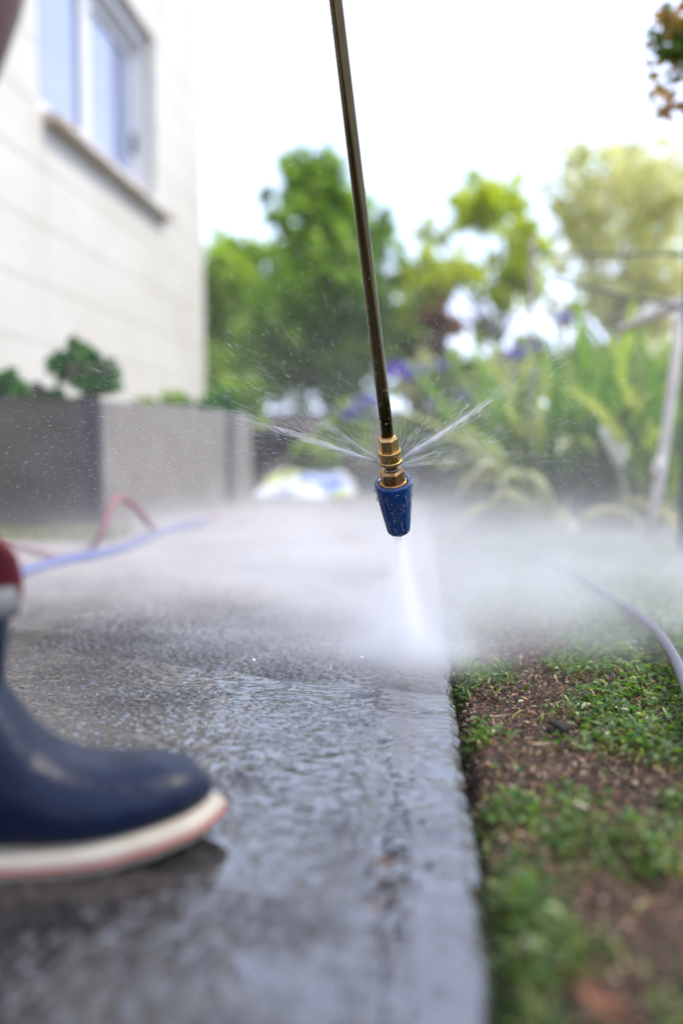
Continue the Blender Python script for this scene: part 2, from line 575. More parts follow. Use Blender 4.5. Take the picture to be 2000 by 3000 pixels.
# water film: front half of the path, ending in a thin wave front
inside = sstep(front - Y, -0.006, 0.012)
thick = 0.0023 + 0.0010 * (fbm(X, Y, 22, 12, 3) - 0.5) * 2 + 0.0007 * np.exp(-((front - Y) / 0.05) ** 2)
thick = thick * (1 - 0.16 * sstep(-0.08 - X, 0.0, 0.30)) - 0.0006 * sstep(fbm(X, Y, 7, 31, 3), 0.40, 0.7)
thick = thick - 0.0009 * band
rip = 0.00030 * np.sin(Y * 420 + 14 * fbm(X, Y, 24, 40, 2)) * np.exp(-((front - Y - 0.10) / 0.12) ** 2) + 0.0019 * (fbm(X, Y * 1.6, 70, 44, 2) - 0.5)
wl = thick + rip - 0.02 * (1 - inside) + 0.35 * dip - 0.0012 * groove
kk = 9000.0
zz = np.log(np.exp(np.clip(kk * bed_z, -80, 80)) + np.exp(np.clip(kk * wl, -80, 80))) / kk
film = sstep(wl - bed_z, -0.00012, 0.00018)
edge = sstep(X, EDGE_X - 0.010, EDGE_X)
zz = zz - 0.005 * edge ** 2
Xe = X + edge * (0.009 * (fbm(X * 0, Y, 16, 50, 4) - 0.5) + 0.0012 * (vnoise(X * 0, Y, 140, 51) - 0.5) - 0.005 * sstep(vnoise(X * 0, Y, 38, 57), .8, .95))
V = np.stack([Xe, Y, zz], 2)
# skirt down the cut edge
sk1 = V[:, -1:, :] + np.array([0.0015, 0, -0.012]); sk2 = V[:, -1:, :] + np.array([-0.002, 0, -0.07])
V = np.concatenate([V, sk1, sk2], 1)
pad = lambda a: np.concatenate([a, a[:, -1:] * 0 + 0.2, a[:, -1:] * 0], 1)
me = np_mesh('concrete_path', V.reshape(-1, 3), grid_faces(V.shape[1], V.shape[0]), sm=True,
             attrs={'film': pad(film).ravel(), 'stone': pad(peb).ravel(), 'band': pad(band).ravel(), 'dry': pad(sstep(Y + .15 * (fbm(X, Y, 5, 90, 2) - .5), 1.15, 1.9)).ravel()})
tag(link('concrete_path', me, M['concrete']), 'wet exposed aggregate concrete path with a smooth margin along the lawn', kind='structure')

# lawn soil to the right of the path
xs = lines((EDGE_X + 0.001, 0.5, 0.006), (0.5, 2.2, 0.05))
ys = lines((-0.4, 0.3, 0.05), (0.3, 1.4, 0.006), (1.4, 3.6, 0.03))
X, Y = np.meshgrid(xs, ys)
soil_z = lambda X, Y: -0.028 * np.exp(-((X - EDGE_X) / 0.012) ** 2) - 0.006 + 0.012 * (fbm(X, Y, 14, 60, 3) - 0.5) + 0.006 * (fbm(X, Y, 70, 63, 2) - 0.5)
me = np_mesh('lawn_soil', np.stack([X, Y, soil_z(X, Y)], 2).reshape(-1, 3), grid_faces(len(xs), len(ys)), sm=True)
tag(link('lawn_soil', me, M['soil']), 'bare brown soil of the worn lawn beside the path', kind='structure')

# garden bed rising behind the path and along the lawn
xs = lines((-1.5, 3.0, 0.06), (3.0, 9, 0.4)); ys = lines((1.2, 6.0, 0.06), (6.0, 13, 0.4))
X, Y = np.meshgrid(xs, ys)
b0, b1 = onground(1240, 1478), onground(2000, 1622)
nrm = Vector((-(b1.y - b0.y), b1.x - b0.x)).normalized() * (1 if b1.x > b0.x else -1)
dist = (X - b0.x) * nrm.x + (Y - b0.y) * nrm.y        # beyond the curved border line
dist = np.minimum(dist, np.where(X < 0.05, Y - 3.75, 99))
bz = -0.085 + 0.10 * sstep(dist, 0.0, 0.12) + 0.40 * sstep(Y, 4.3, 7.0) + 0.03 * (fbm(X, Y, 6, 70, 3) - 0.5) * sstep(dist, 0, 0.2)
me = np_mesh('garden_bed', np.stack([X, Y, bz], 2).reshape(-1, 3), grid_faces(len(xs), len(ys)), sm=True)
tag(link('garden_bed', me, M['bed']), 'dark earth of the garden bed around the end of the path', kind='structure')


def bed_height(x, y):
    d = (x - b0.x) * nrm.x + (y - b0.y) * nrm.y
    if x < 0.05: d = min(d, y - 3.75)
    return float(-0.085 + 0.10 * sstep(d, 0, 0.12) + 0.40 * sstep(y, 4.3, 7.0)) - 0.01


# earth held up by the retaining wall
me = np_mesh('raised_earth', [(-2.6, 2.53, 0.30), (-0.84, 2.55, 0.30), (-0.68, 3.7, 0.28), (-0.66, 6.2, 0.28), (-2.6, 6.2, 0.28)], [(0, 1, 2, 3, 4)])
tag(link('raised_earth', me, M['bed']), 'earth held up behind the retaining wall', kind='structure')

# ------------------------------------------------------------------ house
WX = -1.29
house = thing('house', 'cream painted house with a white window above the retaining wall', 'house', (WX, 6.0, 0))


def to(o, root):
    """parent keeping the place in the world"""
    o.parent = root
    o.matrix_parent_inverse = Matrix.Translation(root.location).inverted()
    return o


T = 0.13
for kz in range(-1, 17):
    z0, z1 = 0.17 + 0.2 * kz, 0.17 + 0.2 * (kz + 1)
    if 1.36 < z0 < 2.1:
        segs = [(0.6, 3.39), (4.91, 6.0)]
    elif z1 < 1.40:
        segs = [(0.6, 3.43), (3.432, 5.06), (5.062, 6.0)]
    else:
        segs = [(0.6, 6.0)]
    for a, b in segs:
        to(box_obj('wall_panel', (WX - T, a, z0 + 0.0006), (WX, b, z1 - 0.0006), M['paint'], None, 0.0035), house)
to(box_obj('wall', (WX - 3.6, 0.62, -0.1), (WX - T - 0.02, 5.98, 3.57), M['paint']), house)
bm = bmesh.new()
for x, y, z in ((0.1, 0.4, 3.58), (0.1, 6.2, 3.58), (-1.9, 6.2, 4.4), (-1.9, 0.4, 4.4), (-3.9, 0.4, 3.58), (-3.9, 6.2, 3.58)):
    bm.verts.new((WX + x, y, z))
v = list(bm.verts)
for f in ((0, 1, 2, 3), (3, 2, 5, 4), (0, 3, 4), (1, 5, 2), (0, 4, 5, 1)):
    bm.faces.new([v[i] for i in f])
to(link('roof', bm_mesh(bm, 'roof'), M['roof']), house)
win = bpy.data.objects.new('window', None); COL.objects.link(win); to(win, house)
GX = WX - 0.11


def wpart(name, lo, hi, m, bev=0.003):
    o = box_obj(name, lo, hi, m, None, bev)
    o.parent = win
    return o


# sashes stand back in the opening; jambs, head and sill line it
wpart('jamb', (WX - T + 0.002, 4.862, 1.372), (WX - 0.045, 4.909, 2.168), M['frame'])
wpart('jamb', (WX - T + 0.002, 3.392, 1.372), (WX - 0.045, 3.44, 2.168), M['frame'])
wpart('head', (WX - T + 0.002, 3.442, 2.11), (WX - 0.045, 4.860, 2.168), M['frame'])
fr = []
for (a, b) in ((3.442, 4.155), (4.165, 4.860)):
    wpart('sash', (GX - 0.015, a, 1.40), (GX + 0.02, a + 0.055, 2.108), M['frame'])
    wpart('sash', (GX - 0.015, b - 0.055, 1.40), (GX + 0.02, b, 2.108), M['frame'])
    wpart('sash', (GX - 0.015, a + 0.056, 1.40), (GX + 0.02, b - 0.056, 1.475), M['frame'])
    wpart('sash', (GX - 0.015, a + 0.056, 2.05), (GX + 0.02, b - 0.056, 2.108), M['frame'])
    wpart('pane', (GX - 0.004, a + 0.056, 1.476), (GX + 0.002, b - 0.056, 2.049), M['pane'], 0)
wpart('latch', (GX + 0.021, 4.815, 1.60), (GX + 0.035, 4.835, 1.70), M['dark_metal'])
bm = bmesh.new()
box(bm, (WX - T + 0.004, 3.43, 1.325), (WX + 0.062, 5.06, 1.398), 0.006)
for v in bm.verts:                                     # the top slopes down outwards
    if v.co.z > 1.36: v.co.z -= 0.028 * (v.co.x - (WX - T)) / T
o = link('sill', bm_mesh(bm, 'sill'), M['paint_worn']); o.parent = win

# ------------------------------------------------------------------ retaining wall
A = Vector((-0.81, 2.51, 0)); B = Vector((-0.62, 3.70, 0))
rw = thing('retaining_wall', 'low grey concrete retaining wall holding the bed beside the house', 'wall', (A.x, A.y, 0))
dr = (B - A).normalized(); nl = Vector((-dr.y, dr.x, 0))


def slab(name, p, q, th, z0, z1, m, inset=0.0, n=nl):
    bm = bmesh.new()
    vs = box(bm, (0, 0, 0), (1, 1, 1))
    for v in vs:
        c = p.lerp(q, v.co.x) + n * (inset + th * v.co.y)
        v.co = Vector((c.x, c.y, z0 + (z1 - z0) * v.co.z))
    bmesh.ops.bevel(bm, geom=list(bm.edges), offset=0.006, segments=2, affect='EDGES')
    bmesh.ops.recalc_face_normals(bm, faces=bm.faces)
    return to(link(name, bm_mesh(bm, name), m), rw)


slab('panel', A, A.lerp(B, 0.56), 0.09, -0.06, 0.345, M['panel'])
slab('panel', A.lerp(B, 0.565), A.lerp(B, 0.80), 0.09, -0.06, 0.338, M['panel'], 0.012)
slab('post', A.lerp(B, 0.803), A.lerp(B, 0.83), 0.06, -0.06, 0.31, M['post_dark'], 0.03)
slab('panel', A.lerp(B, 0.833), B, 0.09, -0.06, 0.332, M['panel'])
A2 = A + Vector((-0.010, -0.008, 0))
slab('post', A2, A2 + Vector((-0.036, 0, 0)), 0.005, -0.06, 0.35, M['post_dark'], 0.0, Vector((0, 1, 0)))  # thin dark sheet over the panel's end stands in for its shade
A3 = A + Vector((-0.0485, -0.012, 0))
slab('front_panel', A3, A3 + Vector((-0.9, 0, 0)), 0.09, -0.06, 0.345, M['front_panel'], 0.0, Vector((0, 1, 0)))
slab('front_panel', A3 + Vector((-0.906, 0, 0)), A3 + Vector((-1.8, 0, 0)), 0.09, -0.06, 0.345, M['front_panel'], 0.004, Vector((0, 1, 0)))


# ------------------------------------------------------------------ leaves and trees
def leaves_np(C, N, U, L, W, col, fold=0.25):
    """four-point folded leaves: centre C, facing N, pointing U, length L, width W"""
    n = len(C)
    U = U - N * np.sum(U * N, 1, keepdims=True)
    U /= np.linalg.norm(U, axis=1, keepdims=True) + 1e-9
    Sd = np.cross(N, U)
    L = L[:, None]; W = W[:, None]
    base = C - U * L * 0.5; tip = C + U * L * 0.5 - N * L * 0.12
    mid = C - U * L * 0.05
    a = mid + Sd * W * 0.5 + N * W * fold; b = mid - Sd * W * 0.5 + N * W * fold
    V = np.stack([base, a, tip, b], 1).reshape(-1, 3)
    i = np.arange(n)[:, None] * 4
    F = np.concatenate([i + np.array([[0, 1, 2]]), i + np.array([[0, 2, 3]])], 0)
    return V, F, np.repeat(col, 4, 0)


def unit(n):
    v = rng.normal(size=(n, 3))
    return v / np.linalg.norm(v, axis=1, keepdims=True)


def crown_mesh(name, blobs, n, size, cols, aspect=0.5, up=0.5, clump=0.22, hollow=0.45, sizevar=0.5, soft=1.15):
    """leaves set in twigs' tufts through the outer part of each blob (centre, radius)"""
    r = np.array([b[1] for b in blobs]); c = np.array([tuple(b[0]) for b in blobs])
    p = r ** 2.2; p /= p.sum()
    nt_ = max(8, n // 14)
    bi = rng.choice(len(blobs), nt_, p=p)
    rad = (hollow + (soft - hollow) * rng.random(nt_) ** 0.8)
    tc_ = c[bi] + unit(nt_) * (r[bi] * rad)[:, None] * np.array([1, 1, 0.95])
    ti = rng.integers(0, nt_, n)
    tr = clump * r[bi][ti]
    C = tc_[ti] + unit(n) * (tr * rng.random(n) ** 0.6)[:, None]
    N = unit(n) * 0.8 + np.array([0, 0, up]); N /= np.linalg.norm(N, axis=1, keepdims=True)
    out = C - c[bi][ti]
    U = unit(n) + out / (np.linalg.norm(out, axis=1, keepdims=True) + 1e-6) * 0.8 - np.array([0, 0, 0.4])
    L = size * (1 - sizevar / 2 + sizevar * rng.random(n))
    cols = np.array(cols)
    tone = rng.random(nt_)[ti] * 0.6 + rng.random(n) * 0.4
    f = tone * (len(cols) - 1)
    i0 = np.clip(f.astype(int), 0, len(cols) - 2); fr_ = (f - i0)[:, None]
    col = cols[i0] * (1 - fr_) + cols[i0 + 1] * fr_
    V, F, K = leaves_np(C, N, U, L, L * aspect, col)
    return np_mesh(name, V, F, K)


def blobs_at(lst, Y, dy=0.25):
    """(px, py, pixel radius) -> blobs about distance Y"""
    out = []
    for px, py, pr in lst:
        y = Y + random.uniform(-dy, dy)
        out.append((at(px, py, y), pr / 2917 * Y))
    return out


def tree(name, label, cat, base, blobs, n, size, cols, m, trunk_r=0.05, bark='bark', group=None, limbs=True, **kw):
    root = thing(name, label, cat, base, group)
    to(link('crown', crown_mesh('crown', blobs, n, size, cols, **kw), m), root)
    base = Vector(base)
    paths = []
    fork = base + Vector((0, 0, 0.35 * (max(b[0].z for b in blobs) - base.z)))
    fork.x = 0.6 * fork.x + 0.4 * sum(b[0].x for b in blobs) / len(blobs)
    paths.append((spline([base - Vector((0, 0, 0.1)), base.lerp(fork, 0.5) + Vector((0.02, 0.01, 0)), fork], 5), [trunk_r * (1.15 - 0.4 * i / 10) for i in range(11)]))
    for c, r in (blobs if limbs else []):
        mid = fork.lerp(c, 0.5) + Vector((random.uniform(-.04, .04), random.uniform(-.04, .04), 0.05))
        pts = spline([fork, mid, c], 4)
        paths.append((pts, [trunk_r * (0.55 - 0.45 * i / (len(pts) - 1)) for i in range(len(pts))]))
        for _ in range(4):
            e = c + Vector(unit(1)[0]) * r * 0.85
            paths.append(([c, c.lerp(e, .5) + Vector((0, 0, .02)), e], [trunk_r * .12, trunk_r * .08, trunk_r * .04]))
    to(link('trunk', tube_mesh(paths, 'trunk', 7), M[bark]), root)
    return root


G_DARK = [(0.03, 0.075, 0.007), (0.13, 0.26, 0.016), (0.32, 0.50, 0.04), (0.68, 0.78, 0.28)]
G_LIGHT = [(0.15, 0.25, 0.025), (0.28, 0.42, 0.04), (0.42, 0.56, 0.08), (0.56, 0.65, 0.20)]
G_YEL = [(0.28, 0.36, 0.02), (0.44, 0.54, 0.03), (0.60, 0.66, 0.06), (0.66, 0.66, 0.14)]
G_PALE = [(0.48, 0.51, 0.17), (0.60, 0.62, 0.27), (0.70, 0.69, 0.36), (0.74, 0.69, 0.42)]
G_RED = [(0.16, 0.06, 0.035), (0.22, 0.09, 0.05), (0.20, 0.14, 0.06)]
G_SHRUB = [(0.03, 0.13, 0.025), (0.06, 0.22, 0.04), (0.13, 0.34, 0.07)]

Yc = 7.5
tree('leafy_tree', 'tall dark green leafy tree behind the lance, its top narrowing to a spike', 'tree', (at(960, 1200, Yc).x, Yc, 0.3),
     blobs_at([(965, 425, 26), (955, 470, 40), (845, 478, 30), (850, 525, 42), (920, 540, 85), (985, 600, 85), (1120, 660, 36), (1100, 700, 40),
               (775, 575, 22), (790, 615, 22), (810, 650, 25), (900, 650, 75), (1000, 730, 130), (880, 785, 110), (1115, 790, 75), (960, 900, 165), (1190, 930, 85),
               (1255, 985, 28), (850, 960, 135), (1035, 1040, 125), (805, 1075, 110), (1175, 1030, 65), (920, 1090, 110)], Yc, 0.3),
     15000, 0.085, G_DARK, M['leaf'], 0.05, clump=0.3, soft=1.25)
Yl = 9.0
tree('garden_tree', 'pale green tree filling the gap beside the corner of the house', 'tree', (at(690, 1200, Yl).x, Yl, 0.3),
     blobs_at([(666, 730, 62), (640, 810, 80), (745, 765, 62), (700, 890, 110), (660, 990, 95), (740, 1050, 95), (640, 1090, 90)], Yl, 0.3),
     9000, 0.09, G_LIGHT, M['leaf'], 0.06, clump=0.3)
Yr = 7.0
tree('open_branched_tree', 'yellow green open tree with bare sky showing between its branches', 'tree', (at(1500, 1100, Yr).x, Yr, 0.3),
     blobs_at([(1400, 585, 45), (1450, 600, 60), (1395, 640, 45), (1510, 590, 35), (1250, 675, 28), (1300, 690, 20), (1540, 690, 42), (1560, 720, 40), (1500, 730, 45),
               (1275, 790, 50), (1330, 800, 50), (1380, 790, 25), (1240, 830, 40), (1480, 830, 55), (1540, 820, 50), (1230, 900, 45), (1300, 910, 30), (1400, 960, 28), (1580, 870, 30)], Yr, 0.3),
     4200, 0.085, G_YEL, M['leaf_matt'], 0.022, clump=0.5, hollow=0.1, soft=1.75)
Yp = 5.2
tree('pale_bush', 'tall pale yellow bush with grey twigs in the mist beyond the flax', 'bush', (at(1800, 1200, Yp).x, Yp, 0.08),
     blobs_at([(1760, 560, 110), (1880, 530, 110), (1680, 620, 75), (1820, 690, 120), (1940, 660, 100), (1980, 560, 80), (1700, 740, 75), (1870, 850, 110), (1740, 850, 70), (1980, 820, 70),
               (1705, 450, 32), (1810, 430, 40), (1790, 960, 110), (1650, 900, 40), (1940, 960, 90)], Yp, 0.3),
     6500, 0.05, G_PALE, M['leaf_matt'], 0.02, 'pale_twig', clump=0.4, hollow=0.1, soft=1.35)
tree('red_leaved_shrub', 'small red leaved shrub at the foot of the leafy tree', 'shrub', (at(1280, 1150, 6.6).x, 6.6, 0.35),
     blobs_at([(1275, 915, 45), (1310, 960, 45), (1260, 1010, 40), (1300, 1050, 50), (1230, 1060, 45)], 6.6, 0.15), 1500, 0.06, G_RED, M['leaf_matt'], 0.02, clump=0.35, hollow=0.2)

# low planting on the bank and in front of the tree
for i, (px, py, y, pr, cols, lab) in enumerate([
        (690, 1175, 5.6, 75, G_DARK, 'dark green low shrub on the bank beside the corner of the house'),
        (1010, 1250, 5.0, 60, G_LIGHT, 'light green low shrub just behind the lance coupling'),
        (1230, 1270, 5.0, 60, G_DARK, 'dark low shrub on the bank between the purple flowers'),
        (930, 1330, 4.7, 50, G_LIGHT, 'low pale ground plant on the brown bank behind the bright tarp'),
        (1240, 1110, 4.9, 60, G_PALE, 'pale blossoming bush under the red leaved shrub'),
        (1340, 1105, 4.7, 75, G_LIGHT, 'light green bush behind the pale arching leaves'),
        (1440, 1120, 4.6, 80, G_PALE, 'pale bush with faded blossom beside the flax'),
        (1530, 1050, 4.8, 75, G_LIGHT, 'green bush below the open branched tree'),
        (1690, 1075, 4.8, 85, G_LIGHT, 'green bush filling in behind the tall flax under the pale bush'),
        (1830, 1060, 4.9, 90, G_PALE, 'pale yellow bush behind the flax and left of the leaning stake'),
        (1960, 1070, 4.6, 85, G_LIGHT, 'green bush behind the leaning stake and the dark post'),
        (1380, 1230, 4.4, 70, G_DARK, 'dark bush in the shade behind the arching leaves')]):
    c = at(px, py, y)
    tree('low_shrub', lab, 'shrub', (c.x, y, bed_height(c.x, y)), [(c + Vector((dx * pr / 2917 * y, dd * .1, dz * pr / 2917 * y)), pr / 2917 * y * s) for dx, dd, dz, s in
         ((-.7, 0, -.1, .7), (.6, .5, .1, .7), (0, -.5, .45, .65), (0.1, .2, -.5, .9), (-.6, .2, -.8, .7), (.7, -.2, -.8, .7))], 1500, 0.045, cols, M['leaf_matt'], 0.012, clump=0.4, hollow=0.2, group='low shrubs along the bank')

# plants on the raised earth along the house
tree('leafy_shrub', 'bushy green shrub standing on the raised earth against the cream wall', 'shrub', (at(245, 1180, 2.95).x, 2.95, 0.29),
     blobs_at([(205, 1035, 26), (165, 1055, 20), (235, 1020, 20), (265, 1045, 22), (220, 1075, 30), (255, 1095, 34), (305, 1080, 20), (320, 1110, 24), (180, 1095, 22),
               (290, 1135, 30), (335, 1135, 18), (222, 995, 14), (150, 1085, 14), (250, 1150, 26), (345, 1090, 10)], 2.95, 0.08),
     2000, 0.03, G_SHRUB, M['leaf'], 0.012, clump=0.5, hollow=0.1, soft=1.6)
for px, py, y, pr, n, cols, lab in [
        (15, 1120, 2.8, 40, 700, G_SHRUB, 'dark green shrub cut by the edge of the picture above the retaining wall'),
        (70, 1165, 2.75, 32, 450, G_SHRUB, 'low green plant between two shrubs on the raised earth'),
        (118, 1145, 2.85, 24, 260, [(0.05, 0.035, 0.05), (0.08, 0.06, 0.07)], 'small purple brown plant beside the bushy shrub'),
        (160, 1170, 2.85, 30, 400, G_SHRUB, 'small green plant at the foot of the bushy shrub'),
        (430, 1190, 3.25, 28, 350, G_LIGHT, 'pale low plant spilling over the middle of the retaining wall'),
        (505, 1175, 3.5, 34, 380, G_LIGHT, 'thin pale green plant near the far end of the retaining wall'),
        (540, 1200, 3.5, 30, 380, G_SHRUB, 'dark plant over the second joint of the retaining wall'),
        (635, 1175, 3.75, 50, 900, G_SHRUB, 'dense green plant at the far end of the retaining wall'),
        (655, 1215, 3.85, 38, 600, G_SHRUB, 'drooping green plant hanging at the end of the retaining wall')]:
    c = at(px, py, y); r = pr / 2917 * y
    tree('bed_plant', lab, 'plant', (c.x, y, 0.275), [(c, r), (c + Vector((-r * .7, 0, -.3 * r)), r * .7), (c + Vector((r * .7, .02, -.4 * r)), r * .7), (c + Vector((0, 0, -.7 * r)), r * .8)],
         n, 0.028, cols, M['leaf_matt'], 0.006, clump=0.4, hollow=0.15, group='plants on the raised earth')


# ------------------------------------------------------------------ strap-leaved plants
def strap_mesh(name, L, W, bend, cols, stripe=None, segs=10):
    """one strap leaf along +x rising then arching; keeled across"""
    V, F, K = [], [], []
    x = z = 0.0; ang = R(80)
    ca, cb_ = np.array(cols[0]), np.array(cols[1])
    for i in range(segs + 1):
        t = i / segs
        wdt = W * (0.55 + 0.9 * t * (1 - t) * 2) * (1 - t ** 4) * 0.5 + 0.0006
        nx, nz = -math.sin(ang), math.cos(ang)
        for s, kx in ((-1, .25), (-0.5, .1), (0, 0), (0.5, .1), (1, .25)):
            V.append((x + nx * kx * wdt * 1.2, s * wdt, z + nz * kx * wdt * 1.2))
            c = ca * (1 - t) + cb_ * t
            if stripe is not None and abs(s) > 0.7: c = np.array(stripe)
            K.append(c)
        x += math.cos(ang) * L / segs; z += math.sin(ang) * L / segs
        ang -= bend / segs * (0.4 + 1.2 * t)
    for i in range(segs):
        for j in range(4):
            a = i * 5 + j
            F.append((a, a + 1, a + 6, a + 5))
    return np_mesh(name, V, F, K, sm=True)


def strap_plant(name, label, cat, loc, meshes, n, tilt, smin, smax, az0=0, az1=360, group=None):
    root = thing(name, label, cat, loc, group)
    for i in range(n):
        o = bpy.data.objects.new('leaf', meshes[i % len(meshes)])
        COL.objects.link(o); o.parent = root
        az = R(random.uniform(az0, az1))
        o.location = (math.cos(az) * random.uniform(0, .05), math.sin(az) * random.uniform(0, .05), -0.01)
        o.rotation_euler = (random.uniform(-.25, .25), random.uniform(-.1, tilt), az)
        o.scale = [random.uniform(smin, smax)] * 3
    return root


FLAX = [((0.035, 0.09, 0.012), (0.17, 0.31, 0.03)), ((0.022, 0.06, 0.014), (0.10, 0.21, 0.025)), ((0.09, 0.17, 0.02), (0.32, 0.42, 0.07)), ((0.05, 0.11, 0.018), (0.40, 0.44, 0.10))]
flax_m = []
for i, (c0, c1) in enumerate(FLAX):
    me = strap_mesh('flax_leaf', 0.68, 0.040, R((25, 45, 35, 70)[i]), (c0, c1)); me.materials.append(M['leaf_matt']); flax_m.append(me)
for px, y, n, s0, s1, lab in [(1600, 3.05, 34, .75, 1.1, 'green flax clump fanning up beside the pale arching leaves'),
                              (1760, 3.1, 38, .75, 1.1, 'dark flax clump behind the white arum flower'),
                              (1930, 2.9, 32, .7, 1.05, 'flax clump behind the leaning pale stake'),
                              (1480, 3.9, 26, .8, 1.1, 'yellowish flax clump farther back beside the purple flowers'),
                              (1680, 3.9, 32, .9, 1.25, 'tall flax clump farther back under the pale bush'),
                              (2030, 3.5, 30, .9, 1.2, 'tall flax clump half outside the picture behind the dark post')]:
    x = at(px, 1400, y).x
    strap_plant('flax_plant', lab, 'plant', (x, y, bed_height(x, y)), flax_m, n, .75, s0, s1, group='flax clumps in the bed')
pale_m = []
for i, (c0, c1) in enumerate([((0.45, 0.45, 0.22), (0.80, 0.77, 0.50)), ((0.3, 0.36, 0.14), (0.70, 0.70, 0.40)), ((0.6, 0.6, 0.38), (0.82, 0.80, 0.60))]):
    me = strap_mesh('pale_leaf', 0.40, 0.044, R((120, 150, 135)[i]), (c0, c1), (0.78, 0.76, 0.52)); me.materials.append(M['leaf_matt']); pale_m.append(me)
for px, y, n, lab in [(1540, 3.2, 26, 'cream striped plant with long leaves arching over the end of the path'),
                      (1600, 2.85, 16, 'smaller cream striped plant drooping at the border of the lawn')]:
    x = at(px, 1450, y).x
    strap_plant('striped_plant', lab, 'plant', (x, y, bed_height(x, y)), pale_m, n, .55, .7, 1.15, 40, 320, 'cream striped plants')
yl_m = []
for i in range(2):
    me = strap_mesh('broad_leaf', 0.16, 0.06, R((90, 120)[i]), ((0.20, 0.22, 0.05), ((0.42, 0.40, 0.12), (0.45, 0.36, 0.18))[i])); me.materials.append(M['leaf_matt']); yl_m.append(me)
for px, py, y, lab in [(1860, 1470, 2.72, 'low plant with yellowing leaves left of the pale stake'), (1975, 1480, 2.6, 'low plant with yellow and brown leaves at the foot of the dark post')]:
    x = at(px, py, y).x
    strap_plant('broad_leaved_plant', lab, 'plant', (x, y, bed_height(x, y)), yl_m, 8, .8, .8, 1.2, group='yellowing low plants')

# white arum flower
p0 = at(1825, 1480, 2.75); p1 = at(1815, 1365, 2.75); p2 = at(1790, 1250, 2.75)
p0.z = bed_height(p0.x, p0.y)
ar = thing('arum_flower', 'white arum flower standing in front of the flax', 'flower', p0)
to(link('stem', tube_mesh([(spline([p0, p0.lerp(p1, .5) + Vector((.01, 0, 0)), p1]), 0.008)], 'stem', 8), mat('arum_stem', (0.30, 0.27, 0.2), (0.2, 0.24, 0.1), .5)), ar)
V, F = [], []
ax_ = (p2 - p1); hgt = ax_.length
for i in range(9):
    t = i / 8
    for j in range(17):
        u = j / 16 * 2 * PI
        back = 0.5 - 0.5 * math.cos(u)                 # the spathe is high at the back
        rr = 0.010 + 0.030 * t ** 0.8 * (1 - 0.25 * back * t)
        V.append(p1 + ax_ * (t * (0.55 + 0.5 * back)) + Vector((math.cos(u - 1.2) * rr, math.sin(u - 1.2) * rr, 0)))
for i in range(8):
    for j in range(16):
        a = i * 17 + j
        F.append((a, a + 1, a + 18, a + 17))
to(link('spathe', np_mesh('spathe', V, F, np.full((len(V), 3), 0.80) * np.array([1, 1, .93]), sm=True), M['petal']), ar)
to(link('spadix', tube_mesh([([p1 + ax_ * .15, p1 + ax_ * .6], .005)], 'spadix', 7), mat('spadix', (0.6, 0.4, 0.05), None)), ar)


# purple flower heads on stalks
def flower_head(r, n=70):
    d = unit(n); d[:, 2] = np.abs(d[:, 2]) * 1.1 - .25
    C = d * r * (0.55 + 0.45 * rng.random(n))[:, None]
    col = np.array([(0.10, 0.05, 0.36), (0.17, 0.10, 0.48), (0.26, 0.19, 0.58)])[rng.integers(0, 3, n)]
    V, F, K = leaves_np(C, np.cross(d, unit(n)) + 1e-3, d, np.full(n, r * .9), np.full(n, r * .3), col)
    return np_mesh('flower_head', V, F, K)


for px, py, y, rr, lab in [(1168, 1100, 4.2, 0.045, 'deep purple flower head just right of the lance tube'), (1085, 1190, 4.2, 0.038, 'purple flower head left of the lance, touching it in view'),
                           (1040, 1215, 4.2, 0.035, 'lower purple flower head beside the lance'), (1278, 1188, 4.2, 0.028, 'small purple flower head over the dark shrub'),
                           (1235, 1090, 4.4, 0.022, 'tiny pale purple flower head in the blossoming bush'), (1290, 1075, 4.4, 0.022, 'faint purple flower head above the light green bush'),
                           (1505, 1045, 4.2, 0.034, 'purple flower head in front of the bright sky gap'), (1565, 1020, 4.3, 0.03, 'pale purple flower head over the flax'),
                           (1650, 940, 4.4, 0.03, 'highest purple flower head, under the pale bush'), (1360, 1170, 4.3, 0.025, 'purple flower head deep between the bushes')]:
    c = at(px, py, y)
    zb = bed_height(c.x, y)
    f = thing('purple_flower', lab, 'flower', (c.x, y, zb), 'purple flowers in the bed')
    to(link('stem', tube_mesh([(spline([Vector((c.x + .03, y + .02, zb)), Vector((c.x + .02, y, (zb + c.z) / 2)), c]), 0.005)], 'stem', 6), mat('flower_stem', (0.08, 0.13, 0.04), None)), f)
    h = link('flower_head', flower_head(rr * 1.5), M['petal']); h.location = c; to(h, f)

# ------------------------------------------------------------------ trellis at the border of the lawn
pb = onground(1990, 1640)
tr = thing('wire_trellis', 'dark post with thin wires strung from it at the border of the lawn', 'trellis', (pb.x + .012, pb.y, 0))
x, y = pb.x + .012, pb.y
to(box_obj('post', (x - .014, y - .02, -.08), (x + .03, y + .02, 1.55), M['tpost'], None, .004), tr)
far = at(1560, 745, 3.6)
for za, zb_ in ((at(1990, 741, y).z, far.z), (at(1990, 905, y).z, far.z - .02)):
    to(link('wire', tube_mesh([([Vector((x, y + .02, za)), Vector((x - .2, y + .7, (za + zb_) / 2 - .01)), Vector((far.x, far.y, zb_))], .0035)], 'wire', 6), M['wire']), tr)
to(link('far_post', tube_mesh([([Vector((far.x, far.y, bed_height(far.x, far.y))), Vector((far.x, far.y, far.z + .06))], .010)], 'far_post', 8), M['pale_twig']), tr)
